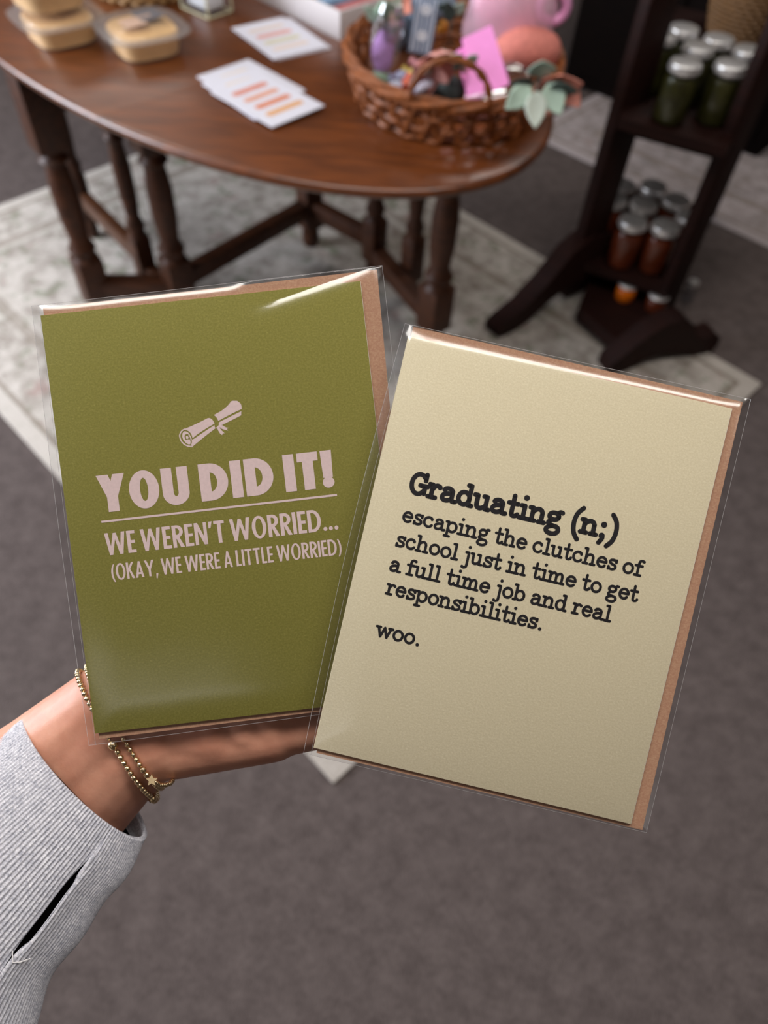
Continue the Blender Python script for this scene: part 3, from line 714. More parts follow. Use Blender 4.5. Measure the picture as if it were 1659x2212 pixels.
# ---------------------------------------------------------------- lettering
def smooth_pts(p, n=6):
    out = []; P = [Vector((a[0], a[1])) for a in p]
    for i in range(len(P) - 1):
        p0 = P[max(i - 1, 0)]; p1 = P[i]; p2 = P[i + 1]; p3 = P[min(i + 2, len(P) - 1)]
        for k in range(n):
            t = k / n
            out.append(.5 * ((2 * p1) + (p2 - p0) * t + (2 * p0 - 5 * p1 + 4 * p2 - p3) * t * t + (3 * p1 - p0 - 3 * p2 + p3) * t ** 3))
    out.append(P[-1]); return out
def ell(cx_, cy_, rx, ry, a0=0, a1=360, n=28):
    return [(cx_ + rx * math.cos(math.radians(a0 + (a1 - a0) * k / n)), cy_ + ry * math.sin(math.radians(a0 + (a1 - a0) * k / n))) for k in range(n + 1)]
def tw_glyph(ch, w_):
    """strokes of a rounded slab typewriter letter: x-height 1; returns (strokes, dots, advance)"""
    b = w_ / 2; t = 1 - b; A = 1.43 - b; L = 'l'; Cc = 'c'; D = []
    h = w_ * .55
    if ch == 'a': return [(Cc, [(.17, .74), (.24, t - .04), (.44, t), (.62, t - .08), (.68, .70)]), (L, [(.68, .72), (.68, .26)]), (Cc, [(.68, .30), (.70, b + .04), (.80, b), (.93, b + .02)]), (Cc, [(.68, .56), (.42, .56), (.18, .46), (.11, .30), (.18, b + .04), (.36, b), (.54, b + .06), (.68, .30)])], [(.2, .76, h)], .98
    if ch == 'b': return [(L, [(.2, A), (.2, b)]), (L, [(.03, A), (.2, A)]), (L, [(.03, b), (.2, b)]), (L, ell(.53, .5, .34, .5 - b))], D, 1.02
    if ch == 'c': return [(L, ell(.46, .5, .36, .5 - b, 48, 325))], [(.7, .74, h)], .92
    if ch == 'd': return [(L, [(.74, A), (.74, b)]), (L, [(.56, A), (.74, A)]), (L, [(.74, b), (.94, b)]), (L, ell(.42, .5, .33, .5 - b))], D, 1.02
    if ch == 'e': return [(L, [(.12, .53), (.80, .53)]), (L, ell(.46, .5, .35, .5 - b, 5, 320))], D, .93
    if ch == 'f': return [(L, [(.3, b), (.3, 1.08)]), (Cc, [(.3, 1.05), (.35, A - .07), (.50, A), (.66, A - .04)]), (L, [(.06, t), (.6, t)]), (L, [(.08, b), (.56, b)])], [(.66, A - .05, h)], .70
    if ch == 'g': return [(L, ell(.41, .66, .28, .34 - b)), (Cc, [(.62, .84), (.72, .95), (.86, .94)]), (Cc, [(.25, .38), (.15, .26), (.22, .14), (.46, .10), (.72, .05), (.82, -.12), (.70, -.30), (.44, -.37), (.18, -.31), (.09, -.16), (.20, -.01), (.40, .08)])], [(.85, .94, h * .8)], .95
    if ch in 'hn':
        st_ = [(L, [(.2, A if ch == 'h' else t), (.2, b)]), (L, [(.02, A if ch == 'h' else t), (.2, A if ch == 'h' else t)]), (Cc, [(.2, .58), (.30, t - .12), (.50, t), (.70, t - .06), (.78, .66)]), (L, [(.78, .68), (.78, b)]), (L, [(.03, b), (.38, b)]), (L, [(.62, b), (.97, b)])]
        return st_, D, 1.08
    if ch == 'i': return [(L, [(.28, t), (.28, b)]), (L, [(.08, t), (.28, t)]), (L, [(.06, b), (.52, b)])], [(.27, 1.34, w_ * .62)], .60
    if ch == 'j': return [(L, [(.36, t), (.36, -.08)]), (Cc, [(.36, -.05), (.33, -.28), (.16, -.38), (.0, -.33)]), (L, [(.14, t), (.36, t)])], [(.35, 1.34, w_ * .62), (.02, -.32, h)], .58
    if ch == 'l': return [(L, [(.28, A), (.28, b)]), (L, [(.08, A), (.28, A)]), (L, [(.06, b), (.52, b)])], D, .60
    if ch == 'm': return [(L, [(.2, t), (.2, b)]), (L, [(.02, t), (.2, t)]), (Cc, [(.2, .58), (.29, t - .12), (.46, t), (.62, t - .06), (.69, .66)]), (L, [(.69, .68), (.69, b)]), (Cc, [(.69, .58), (.78, t - .12), (.95, t), (1.11, t - .06), (1.18, .66)]), (L, [(1.18, .68), (1.18, b)]), (L, [(.03, b), (.36, b)]), (L, [(.54, b), (.85, b)]), (L, [(1.03, b), (1.36, b)])], D, 1.48
    if ch == 'o': return [(L, ell(.46, .5, .36, .5 - b))], D, .95
    if ch == 'p': return [(L, [(.2, t), (.2, -.40 + b)]), (L, [(.02, t), (.2, t)]), (L, [(.03, -.40 + b), (.42, -.40 + b)]), (L, ell(.54, .5, .34, .5 - b))], D, 1.03
    if ch == 'r': return [(L, [(.22, t), (.22, b)]), (L, [(.04, t), (.22, t)]), (L, [(.04, b), (.48, b)]), (Cc, [(.22, .55), (.32, t - .12), (.48, t), (.66, t - .05)])], [(.66, t - .08, h)], .78
    if ch == 's': return [(Cc, [(.68, .74), (.58, t - .04), (.42, t), (.22, t - .06), (.17, .70), (.28, .57), (.48, .50), (.64, .42), (.68, .26), (.58, b + .05), (.40, b), (.22, b + .04), (.12, .26)]), (L, [(.69, .70), (.69, t)]), (L, [(.12, .30), (.12, b)])], D, .82
    if ch == 't': return [(L, [(.3, 1.30), (.3, .3)]), (Cc, [(.3, .34), (.33, b + .05), (.46, b), (.60, b + .05), (.66, .26)]), (L, [(.05, t), (.60, t)])], D, .74
    if ch == 'u': return [(L, [(.02, t), (.2, t)]), (L, [(.2, t), (.2, .36)]), (Cc, [(.2, .40), (.24, b + .08), (.42, b), (.62, b + .08), (.76, .36)]), (L, [(.76, t), (.76, b)]), (L, [(.58, t), (.76, t)]), (L, [(.76, b), (.96, b)])], D, 1.06
    if ch == 'w': return [(L, [(.16, t), (.42, b)]), (L, [(.42, b), (.68, t)]), (L, [(.68, t), (.94, b)]), (L, [(.94, b), (1.20, t)]), (L, [(.0, t), (.32, t)]), (L, [(1.04, t), (1.36, t)])], D, 1.40
    if ch == '.': return [], [(.24, w_ * .62, w_ * .66)], .50
    if ch == ';': return [(Cc, [(.28, w_ * .6), (.30, .02), (.16, -.26)])], [(.25, .82, w_ * .66), (.25, w_ * .62, w_ * .66)], .55
    if ch == '(': return [(Cc, [(.56, 1.50), (.28, 1.12), (.18, .58), (.28, .02), (.56, -.36)])], D, .62
    if ch == ')': return [(Cc, [(.10, 1.50), (.38, 1.12), (.48, .58), (.38, .02), (.10, -.36)])], D, .66
    if ch == 'G': return [(L, ell(.58, .72, .43, .72 - b, 42, 335)), (L, [(.68, .66), (1.14, .66)]), (L, [(.98, .66), (.98, .22)]), (L, [(.95, 1.34), (.95, .98)])], D, 1.20
    return [], D, .46
def ribbon(mb, pts, w_, z, M=None, rnd=True):
    P = [Vector((a[0], a[1])) for a in pts]; Q = [P[0]]
    for a in P[1:]:
        if (a - Q[-1]).length > 1e-5: Q.append(a)
    P = Q; n = len(P); v = []
    for i in range(n):
        if i == 0: d = P[1] - P[0]
        elif i == n - 1: d = P[-1] - P[-2]
        else: d = (P[i + 1] - P[i]).normalized() + (P[i] - P[i - 1]).normalized()
        d.normalize(); nn = Vector((-d.y, d.x)) * w_ / 2
        v += [(P[i].x + nn.x, P[i].y + nn.y, z), (P[i].x - nn.x, P[i].y - nn.y, z)]
    mb.add(v, [(2 * i, 2 * i + 1, 2 * i + 3, 2 * i + 2) for i in range(n - 1)])
    if rnd:
        for q in (P[0], P[-1]): disc(mb, q.x, q.y, w_ / 2, z)
def disc(mb, x, y, r, z, n=14):
    mb.add([(x + r * math.cos(2 * PI * k / n), y + r * math.sin(2 * PI * k / n), z) for k in range(n)], [tuple(range(n))])
def flat_build(mb, name, m, parent):
    return mb.build(name, m, parent, smooth=False, local=True)
ZL = .00006
def typewriter(parent, text, x0, x1, y, xh, w_, m, sp=.46):
    pen = 0; items = []
    for ch in text:
        s_, d_, adv = tw_glyph(ch, w_); items.append((pen, s_, d_)); pen += adv if ch != ' ' else sp
    xs = []
    for p_, s_, d_ in items:
        for k_, pts in s_: xs += [p_ + q[0] for q in pts]
        for q in d_: xs += [p_ + q[0]]
    lo, hi = min(xs) - w_ / 2, max(xs) + w_ / 2
    kx = (x1 - x0) / ((hi - lo) * xh)                       # horizontal fit of the line
    mb = MB(); zz = ZL
    for p_, s_, d_ in items:
        for k_, pts in s_:
            pts = smooth_pts(pts) if k_ == 'c' else pts
            zz += 1.2e-7
            ribbon(mb, [((x0 + (p_ + q[0] - lo) * xh * kx) * mm, (y + q[1] * xh) * mm) for q in pts], w_ * xh * mm, zz)
        for q in d_: zz += 1.2e-7; disc(mb, (x0 + (p_ + q[0] - lo) * xh * kx) * mm, (y + q[1] * xh) * mm, q[2] * xh * mm, zz)
    return flat_build(mb, 'lettering', m, parent)
typewriter(kc, 'Graduating (n;)', -42.65, 27.5, 19.5, 5.6, .275, INKB, .5)
for tx, a_, b_, y_ in (('escaping the clutches of', -42.5, 38.4, 10.05), ('school just in time to get', -42.7, 38.9, 1.6), ('a full time job and real', -42.9, 31.9, -6.8), ('responsibilities.', -42.5, 10.3, -14.6), ('woo.', -42.9, -27.7, -29.0)):
    typewriter(kc, tx, a_, b_, y_, 4.0, .222, INKB, .44)

def sans_glyph(ch, s, h):
    """polygons of a heavy condensed geometric capital, cap height 1 -> (polys, rings, advance)"""
    def rect(x0, y0, x1, y1): return [(x0, y0), (x1, y0), (x1, y1), (x0, y1)]
    k = s / .26
    if ch == 'I': return [rect(0, 0, s, 1)], [], s
    if ch == 'T': W = .52 + .1 * (k - 1); return [rect(0, 1 - h, W, 1), rect(W / 2 - s / 2, 0, W / 2 + s / 2, 1)], [], W
    if ch == 'Y': W = .62 + .12 * k - .04; a = s * 1.08; return [[(0, 1), (W / 2 - s / 2, .40), (W / 2 + s / 2, .40), (a, 1)], [(W - a, 1), (W / 2 - s / 2, .40), (W / 2 + s / 2, .40), (W, 1)], rect(W / 2 - s / 2, 0, W / 2 + s / 2, .41)], [], W
    if ch == 'O': W = .52 + .22 * k; return [], [(W / 2, .5, W / 2, .515, W / 2 - s, .515 - h * .85, 0, 360)], W
    if ch == 'U': W = .46 + .2 * k; return [rect(0, .32, s, 1), rect(W - s, .32, W, 1)], [(W / 2, .325, W / 2, .34, W / 2 - s, .34 - h, 180, 360)], W
    if ch == 'D': W = .46 + .24 * k; x0 = W * .36; return [rect(0, 0, s, 1), rect(0, 0, x0 + .001, h), rect(0, 1 - h, x0 + .001, 1)], [(x0, .5, W - x0, .5, W - x0 - s, .5 - h, -90, 90)], W
    if ch == 'E': W = .30 + .12 * k; return [rect(0, 0, s, 1), rect(0, 0, W, h), rect(0, 1 - h, W, 1), rect(0, .5 - h / 2, W * .95, .5 + h / 2)], [], W
    if ch == 'L': W = .28 + .1 * k; return [rect(0, 0, s, 1), rect(0, 0, W, h)], [], W
    if ch == 'N': W = .44 + .2 * k; return [rect(0, 0, s * .9, 1), rect(W - s * .9, 0, W, 1), [(0, 1), (s * 1.0, 1), (W, 0), (W - s * 1.0, 0)]], [], W
    if ch == 'A': W = .44 + .22 * k; return [[(0, 0), (s, 0), (W / 2 + s * .42, 1), (W / 2 - s * .42, 1)], [(W, 0), (W - s, 0), (W / 2 - s * .42, 1), (W / 2 + s * .42, 1)], rect(W * .25, .2, W * .75, .2 + h)], [], W
    if ch == 'W':
        W = .74 + .3 * k; a = s; q = W / 4
        return [[(0, 1), (a, 1), (q + a * .45, 0), (q - a * .45, 0)], [(2 * q - a * .42, .98), (2 * q + a * .42, .98), (q + a * .45, 0), (q - a * .45, 0)], [(2 * q - a * .42, .98), (2 * q + a * .42, .98), (3 * q + a * .45, 0), (3 * q - a * .45, 0)], [(W - a, 1), (W, 1), (3 * q + a * .45, 0), (3 * q - a * .45, 0)]], [], W
    if ch == 'R': W = .38 + .18 * k; x0 = W * .42; return [rect(0, 0, s, 1), rect(0, 1 - h, x0 + .001, 1), rect(0, .44, x0 + .001, .44 + h), [(s * .9, .46), (s * 1.75, .50), (W + s * .15, 0), (W - s * .95, 0)]], [(x0, .72, W - x0, .28, W - x0 - s, .28 - h, -90, 90)], W
    if ch == 'K': W = .40 + .2 * k; return [rect(0, 0, s, 1), [(s * .8, .48), (s * .8, .62), (W - s * 1.05, 1), (W, 1), (s * 1.3, .48)], [(s * .9, .56), (s * 1.7, .60), (W + s * .1, 0), (W - s * 1.05, 0)]], [], W
    if ch == '!': return [[(s * .06, .27), (s * .94, .27), (s * 1.02, 1), (-s * .02, 1)]], [(s / 2, s * .52, s * .54, s * .54, 0, 0, 0, 360)], s
    if ch == "'": return [[(s * .1, .70), (s * .65, .70), (s * 1.15, 1), (s * .2, 1)]], [], s * 1.1
    if ch == ',': return [[(0, -.17), (s * .45, -.17), (s * 1.05, .14), (s * .1, .14)]], [], s * .95
    if ch == '.': return [], [(s * .55, s * .55, s * .55, s * .55, 0, 0, 0, 360)], s * 1.1
    if ch == '(': return [], [(.46, .44, .46, .70, .46 - s * .85, .70 - s * .15, 128, 232)], .24
    if ch == ')': return [], [(-.22, .44, .46, .70, .46 - s * .85, .70 - s * .15, -52, 52)], .24
    return [], [], .26
def sans(parent, text, x0, x1, y, cap, s, h, m, ls=.075, sp=.24):
    pen = 0; mb = MB(); raw = []
    for ch in text:
        p_, r_, adv = sans_glyph(ch, s, h)
        if ch == ' ': pen += sp; continue
        raw.append((pen, p_, r_)); pen += adv + ls
    tot = pen - ls; kx = (x1 - x0) / (tot * cap); zz = ZL
    def T(px_, q): return ((x0 + (px_ + q[0]) * cap * kx) * mm, (y + q[1] * cap) * mm)
    for px_, polys, rings in raw:
        for pl in polys:
            zz += 1.2e-7; mb.add([(*T(px_, q), zz) for q in pl], [tuple(range(len(pl)))])
        for (cx_, cy_, rx, ry, ix, iy, a0, a1) in rings:
            zz += 1.2e-7; o_ = ell(cx_, cy_, rx, ry, a0, a1, 36); i_ = ell(cx_, cy_, max(ix, 0), max(iy, 0), a0, a1, 36); n = len(o_)
            mb.add([(*T(px_, q), zz) for q in o_ + i_], [(k, k + 1, n + k + 1, n + k) for k in range(n - 1)])
    return flat_build(mb, 'lettering', m, parent)
sans(gc, 'YOU DID IT!', -42.1, 37.0, 3.45, 12.5, .275, .24, INKP, .075, .20)
sans(gc, "WE WEREN'T WORRIED...", -41.8, 36.7, -11.0, 7.5, .165, .135, INKP, .075, .17)
sans(gc, '(OKAY, WE WERE A LITTLE WORRIED)', -41.0, 36.9, -19.6, 5.5, .15, .125, INKP, .075, .19)
flat_build(MB().add([(-.04215, .0001, ZL), (.03745, .00028, ZL), (.03745, .00098, ZL), (-.04215, .0008, ZL)], [(0, 1, 2, 3)]), 'underline', INKP, gc)
# rolled diploma emblem: shapes traced in emblem units, placed on the card
def EM(a, b): return on_card(MG, 360 + a / 8.295, 840 + b / 8.295)
em = MB()
def epoly(pts, z): em.add([(q[0] * mm, q[1] * mm, z) for q in [EM(*p) for p in pts]], [tuple(range(len(pts)))])
def estroke(pts, wpx, z): ribbon(em, [(q[0] * mm, q[1] * mm) for q in [EM(*p) for p in pts]], wpx / 8.295 * .154 * mm, z)
epoly([(330, 715), (450, 665), (600, 595), (735, 525), (775, 522), (815, 548), (845, 590), (858, 625), (760, 680), (640, 755), (545, 820), (480, 872), (462, 880), (452, 835), (430, 795), (395, 760), (360, 742), (325, 738)], ZL)
epoly([(858, 650), (862, 690), (885, 700), (800, 765), (690, 850), (580, 940), (470, 1030), (450, 1035), (440, 1000), (452, 960), (450, 912), (500, 890), (600, 820), (720, 738)], ZL)
epoly([(845, 470), (980, 395), (1080, 315), (1125, 265), (1150, 225), (1185, 213), (1265, 215), (1325, 262), (1340, 300), (1344, 362), (1250, 405), (1120, 470), (1000, 535), (925, 575), (900, 520), (870, 488)], ZL)
epoly([(935, 602), (1040, 548), (1180, 478), (1338, 402), (1335, 475), (1240, 525), (1120, 585), (1000, 645), (935, 655)], ZL)
epoly([(885, 700), (935, 650), (1000, 650), (1000, 660), (960, 690), (930, 715), (895, 708)], ZL + 1e-7)
epoly([(970, 658), (1010, 660), (1060, 690), (1108, 700), (1082, 718), (1100, 750), (1060, 738), (1010, 725), (960, 705)], ZL + 2e-7)
epoly([(905, 700), (950, 700), (985, 745), (1040, 798), (1005, 797), (995, 830), (960, 805), (925, 750)], ZL + 2e-7)
estroke([(325, 722), (280, 745), (245, 790), (232, 840), (245, 900), (275, 955), (325, 1000), (380, 1025), (455, 1035)], 24, ZL + 3e-7)
epoly([(330, 758), (380, 778), (420, 820), (385, 812), (340, 815), (320, 840), (325, 880), (340, 915), (375, 905), (420, 905), (430, 950), (425, 992), (390, 995), (345, 970), (300, 915), (278, 860), (282, 800), (305, 768)], ZL)
epoly([(345, 845), (375, 840), (395, 870), (385, 895), (350, 893)], ZL)
estroke([(400, 822), (425, 860), (440, 905)], 22, ZL + 3e-7)
flat_build(em, 'diploma_emblem', INKP, gc)

# ---------------------------------------------------------------- clear sleeves
FILM = film_mat('cellophane', (.99, .99, .99), 1.45, .17, 1.9, .0)
SEAM = film_mat('cellophane_fold', (.97, .97, .97), 1.5, .2, 1.4, .12, .25, (.75, .75, .77))
def sleeve(label, M, q, fold_w, left_bow, seed, crease, base=1.5, slope=.43):
    """q: outline corners in mm (BL, BR, TR, TL)"""
    t = thing('clear_sleeve', label, 'clear sleeve', matrix=M)
    BL, BR, TR, TLc = [Vector(p) for p in q]
    def xy(u_, v_):
        a = BL.lerp(BR, u_); b = TLc.lerp(TR, u_); p = a.lerp(b, v_)
        p.x -= left_bow * math.sin(PI * min(1, max(0, v_))) * (1 - u_) ** 6
        return p
    W_ = (BR - BL).length; H_ = (TLc - BL).length
    def edge(d, w2, e):
        x = min(1, max(0, d / w2)); return 1 - (1 - x) ** e
    def lift(u_, v_):
        e2 = lambda d, a: .56 * edge(d, a, 1.25) + .44 * edge(d, 15, 2.0)
        return min(e2(u_ * W_, 3.4), e2((1 - u_) * W_, 3.4), e2(v_ * H_, 3.0))
    def front(i, j):
        p = xy(i, j); L_ = lift(i, j); dt = (1 - j) * H_; w_ = fold_w(i); zb = base
        zb += .16 * noise.noise(Vector((p.x * .03, p.y * .022, seed))) + .035 * noise.noise(Vector((p.x * .09, p.y * .07, seed + 5)))
        h1 = min(zb + .75, slope * w_ / 2); h2 = zb + .75 - h1
        za = -.75 + h1 * edge(dt, w_, 2.0) + h2 * edge(dt, 26, 2.0)         # film rolling over the top edge
        cz, bl = crease(p.x, p.y)
        zc = min(max(.12, zb + cz), -.75 + (zb + .75) * edge(dt, 1.2, 1.5))  # film pulled into a pucker
        z = za + (zc - za) * bl
        return Vector((p.x * mm, p.y * mm, (-.75 + (z + .75) * min(1, L_)) * mm))
    def back(i, j):
        p = xy(i, j); z = -.75 - 1.2 * min(1, lift(i, j)) * edge((1 - j) * H_, 3, 1.3)
        return Vector((p.x * mm, p.y * mm, z * mm))
    # denser rows near the top edge where the film rolls over
    vs = sorted(set([k / 110 for k in range(111)] + [1 - .05 * k / 40 for k in range(41)] + [.03 * k / 14 for k in range(15)]))
    us = sorted(set([k / 80 for k in range(81)] + [.04 * k / 14 for k in range(15)] + [1 - .04 * k / 14 for k in range(15)]))
    def sheet(fn):
        mb = MB(); nU = len(us); v = [fn(a, b) for b in vs for a in us]
        return mb.add(v, [(j * nU + i, j * nU + i + 1, (j + 1) * nU + i + 1, (j + 1) * nU + i) for j in range(len(vs) - 1) for i in range(nU - 1)])
    sheet(front).build('front_film', FILM, t, angle=180, local=True)
    sheet(back).build('back_film', FILM, t, angle=180, local=True)
    ed_ = MB(); ring = []
    for k in range(40): p = xy(k / 40, 0); ring.append((p.x * mm, p.y * mm, -.00075))
    for k in range(60): p = xy(1, k / 60); ring.append((p.x * mm, p.y * mm, -.00075))
    for k in range(40): p = xy(1 - k / 40, 1); ring.append((p.x * mm, p.y * mm, -.00075))
    for k in range(60): p = xy(0, 1 - k / 60); ring.append((p.x * mm, p.y * mm, -.00075))
    ed_.tube(ring, .00007, 6, closed=True); ed_.build('sealed_edge', SEAM, t, local=True)
    fl = MB()
    pts = [xy(.022, v_) for v_ in [k / 30 for k in range(31)]]
    fl.tube([(p.x * mm, p.y * mm, -.0002) for p in pts], .00006, 5); fl.build('inner_fold', SEAM, t, local=True)
    return t
def crease_g(x, y):
    # pucker running from the upper right corner down towards the left: the film rolls away above it
    bl = max(0, min(1, (x - 8) / 16)); bl = bl * bl * (3 - 2 * bl)
    n = math.hypot(.226, 1); d = ((y - 65.5) - .226 * (x - 19)) / n + 6.0
    if d <= 0: return 0.0, bl
    k = .03; tm = .08 + .46 * max(0, min(1, (x - 12) / 12)); d0 = tm / (2 * k)
    return (-k * d * d if d < d0 else -k * d0 * d0 - tm * (d - d0)), bl
sleeve('clear cellophane sleeve around the olive green card', MG, [(-56.3, -74.8), (61.2, -72.8), (61.2, 75.2), (-56.2, 74.3)], lambda u_: 4.6, .6, 2.0, crease_g)
sleeve('clear cellophane sleeve around the cream card', MK, [(-56.9, -73.0), (59.7, -71.9), (59.2, 74.4), (-56.0, 73.9)], lambda u_: 8.2 - 2.2 * u_, 1.6, 9.0, lambda x, y: (0.0, 0.0), 2.0, 3.0)

# ================================================================== the arm and hand
def skin_mat():
    m, nt, p = nodes('skin'); v = coords(nt); f = noise_tex(nt, v, 60, 4); f2 = noise_tex(nt, v, 900, 3)
    c = ramp(nt, f, [(.3, lin('#bd826a')), (.7, lin('#d39c82'))]); c = mixc(nt, mth(nt, 'MULTIPLY', f2, .15), c, lin('#a35f50'))
    nt.links.new(c, p.inputs['Base Color']); p.inputs['Roughness'].default_value = .5; p.inputs['Specular IOR Level'].default_value = .4
    p.inputs['Subsurface Weight'].default_value = .15; p.inputs['Subsurface Radius'].default_value = (.006, .0022, .0012); p.inputs['Subsurface Scale'].default_value = .5
    bump(nt, p, f2, .12, .0004); return m
SKIN = skin_mat()
hb_ = MB()
def seg(a, b, ra, rb): hb_.capsule(cp(*a), cp(*b), ra, rb, 20)
# forearm: two parallel tapering volumes give an oval wrist
for s_ in (-1, 0, 1):
    r1 = .0185 if s_ else .0195
    seg((-420 + s_ * 60, 2190 + s_ * 60, .232), (150 + s_ * 40, 1675 + s_ * 41, .284), .030, .0195)
    seg((150 + s_ * 40, 1675 + s_ * 41, .284), (262 + s_ * 22, 1572 + s_ * 34, .2785), .0195, r1)
    seg((262 + s_ * 22, 1572 + s_ * 34, .2785), (330 + s_ * 14, 1540 + s_ * 44, .276), r1, .017)
W_ = (300, 1540, .276)
# palm
seg((318, 1608, .276), (590, 1575, .2725), .0142, .0118)
seg((300, 1570, .277), (470, 1570, .2745), .0150, .0150)
seg((318, 1580, .277), (640, 1490, .272), .015, .0125)
seg((318, 1550, .277), (668, 1390, .272), .015, .0125)
seg((318, 1520, .277), (655, 1290, .272), .015, .0125)
seg((400, 1520, .277), (600, 1440, .275), .016, .014)
seg((320, 1500, .276), (440, 1300, .272), .0165, .0125)            # thenar
# heel folds where the hand meets the wrist
seg((440, 1606, .2715), (470, 1572, .268), .0066, .0085); seg((500, 1606, .2715), (530, 1575, .268), .0062, .0085); seg((560, 1600, .2715), (585, 1570, .268), .0060, .0080)
# fingers
def finger(pts, rs):
    for i in range(len(pts) - 1): seg(pts[i], pts[i + 1], rs[i], rs[i + 1])
finger([(590, 1573, .2725), (770, 1548, .2695), (868, 1520, .2655), (938, 1492, .2610)], [.0108, .0088, .0076, .0062])
finger([(640, 1490, .272), (880, 1432, .2705), (1000, 1398, .2665), (1078, 1370, .2615)], [.0115, .0096, .0084, .0068])
finger([(668, 1390, .272), (925, 1306, .2705), (1056, 1262, .266), (1140, 1230, .2610)], [.0118, .0098, .0086, .0070])
finger([(655, 1290, .272), (890, 1176, .2705), (1008, 1118, .266), (1086, 1076, .2612)], [.0116, .0096, .0084, .0068])
finger([(440, 1300, .2725), (535, 1130, .270), (590, 1010, .2665), (618, 940, .2655)], [.0125, .0108, .0096, .0076])
person = thing('person', 'left arm of a person holding the two cards, in a grey ribbed sleeve', 'person', tuple(cp(230, 1610, .28)))
raw = hb_.build('hand_volume', None, None)
md = raw.modifiers.new('blend', 'REMESH'); md.mode = 'VOXEL'; md.voxel_size = .0011; md.use_smooth_shade = True
sm = raw.modifiers.new('relax', 'SMOOTH'); sm.factor = .5; sm.iterations = 9
dg = bpy.context.evaluated_depsgraph_get(); ev = raw.evaluated_get(dg); me = bpy.data.meshes.new_from_object(ev)
bpy.data.objects.remove(raw)
me.transform(person.matrix_basis.inverted()); me.name = 'arm_and_hand'; me.materials.clear(); me.materials.append(SKIN)
me.polygons.foreach_set('use_smooth', [True] * len(me.polygons))
arm = bpy.data.objects.new('arm_and_hand', me); COL.objects.link(arm); arm.parent = person
NAIL = mat('nail', '#d9a595', .25, var=.03)
bvh = BVHTree.FromPolygons([person.matrix_basis @ v.co for v in me.vertices], [tuple(p_.vertices) for p_ in me.polygons])
back_dir = (R3 @ Vector((0, 0, -1))).normalized()
for (a, b) in (((868, 1520, .2655), (938, 1492, .2610)), ((1000, 1398, .2665), (1078, 1370, .2615)), ((1056, 1262, .266), (1140, 1230, .2610)), ((1008, 1118, .266), (1086, 1076, .2612)), ((590, 1010, .2665), (618, 940, .2655))):
    A_, B_ = cp(*a), cp(*b); d = (B_ - A_).normalized(); c_ = A_.lerp(B_, .95) + back_dir * .0058
    y_ = back_dir.cross(d).normalized(); Mn = Matrix((d, y_, d.cross(y_))).transposed()
    MB().ball(c_, (.0052, .0042, .0011), 12, Mn).build('nail', NAIL, person)

# sleeve ------------------------------------------------------------------
def knit_mat():
    m, nt, p = nodes('heather_grey_knit'); v = coords(nt); f = noise_tex(nt, v, 1400, 3, .75); f2 = noise_tex(nt, v, 350, 3, .7)
    c = ramp(nt, f, [(.34, lin('#9698a4')), (.5, lin('#c6c6cf')), (.66, lin('#e9e9ee'))])
    c = mixc(nt, .35, c, ramp(nt, f2, [(.35, lin('#8f919c')), (.65, lin('#d4d3d8'))]))
    nt.links.new(c, p.inputs['Base Color']); p.inputs['Roughness'].default_value = .95; p.inputs['Specular IOR Level'].default_value = .15
    bump(nt, p, f, .6, .0004); return m
KNIT = knit_mat()
c0 = cp(186, 1676, .281); c1_ = cp(-430, 2268, .240)
ax = (c1_ - c0); SL = ax.length; ax.normalize()
Nf = R3 @ Vector((0, 0, 1)); Nf = (Nf - ax * Nf.dot(ax)).normalized()
Pf = ax.cross(Nf).normalized()
if (R3.transposed() @ Pf).x < 0: Pf = -Pf                      # towards the lower right of the arm
def sleeve_pt(s_, th):
    """s_ metres from the cuff edge, th angle: 0 = lower right, 90 deg = facing the viewer"""
    c = c0 + ax * s_
    up_w = .0320 + .10 * s_; lo_w = .0322 + .19 * min(s_, .09) + .06 * s_
    a_ = lo_w if math.cos(th) > 0 else up_w
    b_ = .0235 + .12 * s_
    # the cuff runs in at the edge
    k = 1 - .0 * math.exp(-s_ / .004)
    rib = .00030 * math.cos(RIBS * th)
    low = max(0, math.cos(th))
    sag = low ** 2 * (.0022 * math.sin(s_ * 95 + .6) + .0012 * math.sin(s_ * 210)) * min(1, s_ / .02)
    x = (a_ * k + rib + sag) * math.cos(th); y = (b_ * k + rib) * math.sin(th)
    # slanted cuff edge: upper side sits a little further back
    sh = .004 * math.sin(th) * math.exp(-s_ / .02)
    return c + ax * (sh - .0065 * (math.cos(th) if math.cos(th) > .75 else .75) * 0) + Pf * x + Nf * y
RIBS = 156
TH0 = math.radians(52)                                          # where the open slit runs
def slit(s_):
    a, b = .0008, .062
    if s_ <= a or s_ >= b: return 0.0
    q = (s_ - a) / (b - a); return .0017 * math.sin(PI * q ** 1.1) ** .95
nth = 156 * 6; ss = [-.0003] + [.0006 * k for k in range(0, 150)] + [.09 + .002 * k for k in range(1, 38)]
vv = []; ff = []
for s_ in ss:
    r_ = .032 + .12 * s_; dl = slit(s_) / r_
    for k in range(nth + 1):
        th = TH0 + dl * .9 + (2 * PI - dl * 1.9) * k / nth
        p = sleeve_pt(max(s_, 0), th)
        # lip below the slit rolls outward, upper lip tucks in
        g = slit(s_) / .0017
        dlow = abs((th - 2 * PI) - TH0)
        if th > TH0 + PI: p = p + Nf * (.0030 * g * math.exp(-(dlow / .16) ** 2))
        else: p = p - Nf * (.0012 * g * math.exp(-((th - TH0) / .08) ** 2))
        if s_ < 0: p = c0 + (p - c0) * .965
        vv.append(p)
nn_ = nth + 1
for j in range(len(ss) - 1):
    for k in range(nth): ff.append((j * nn_ + k, j * nn_ + k + 1, (j + 1) * nn_ + k + 1, (j + 1) * nn_ + k))
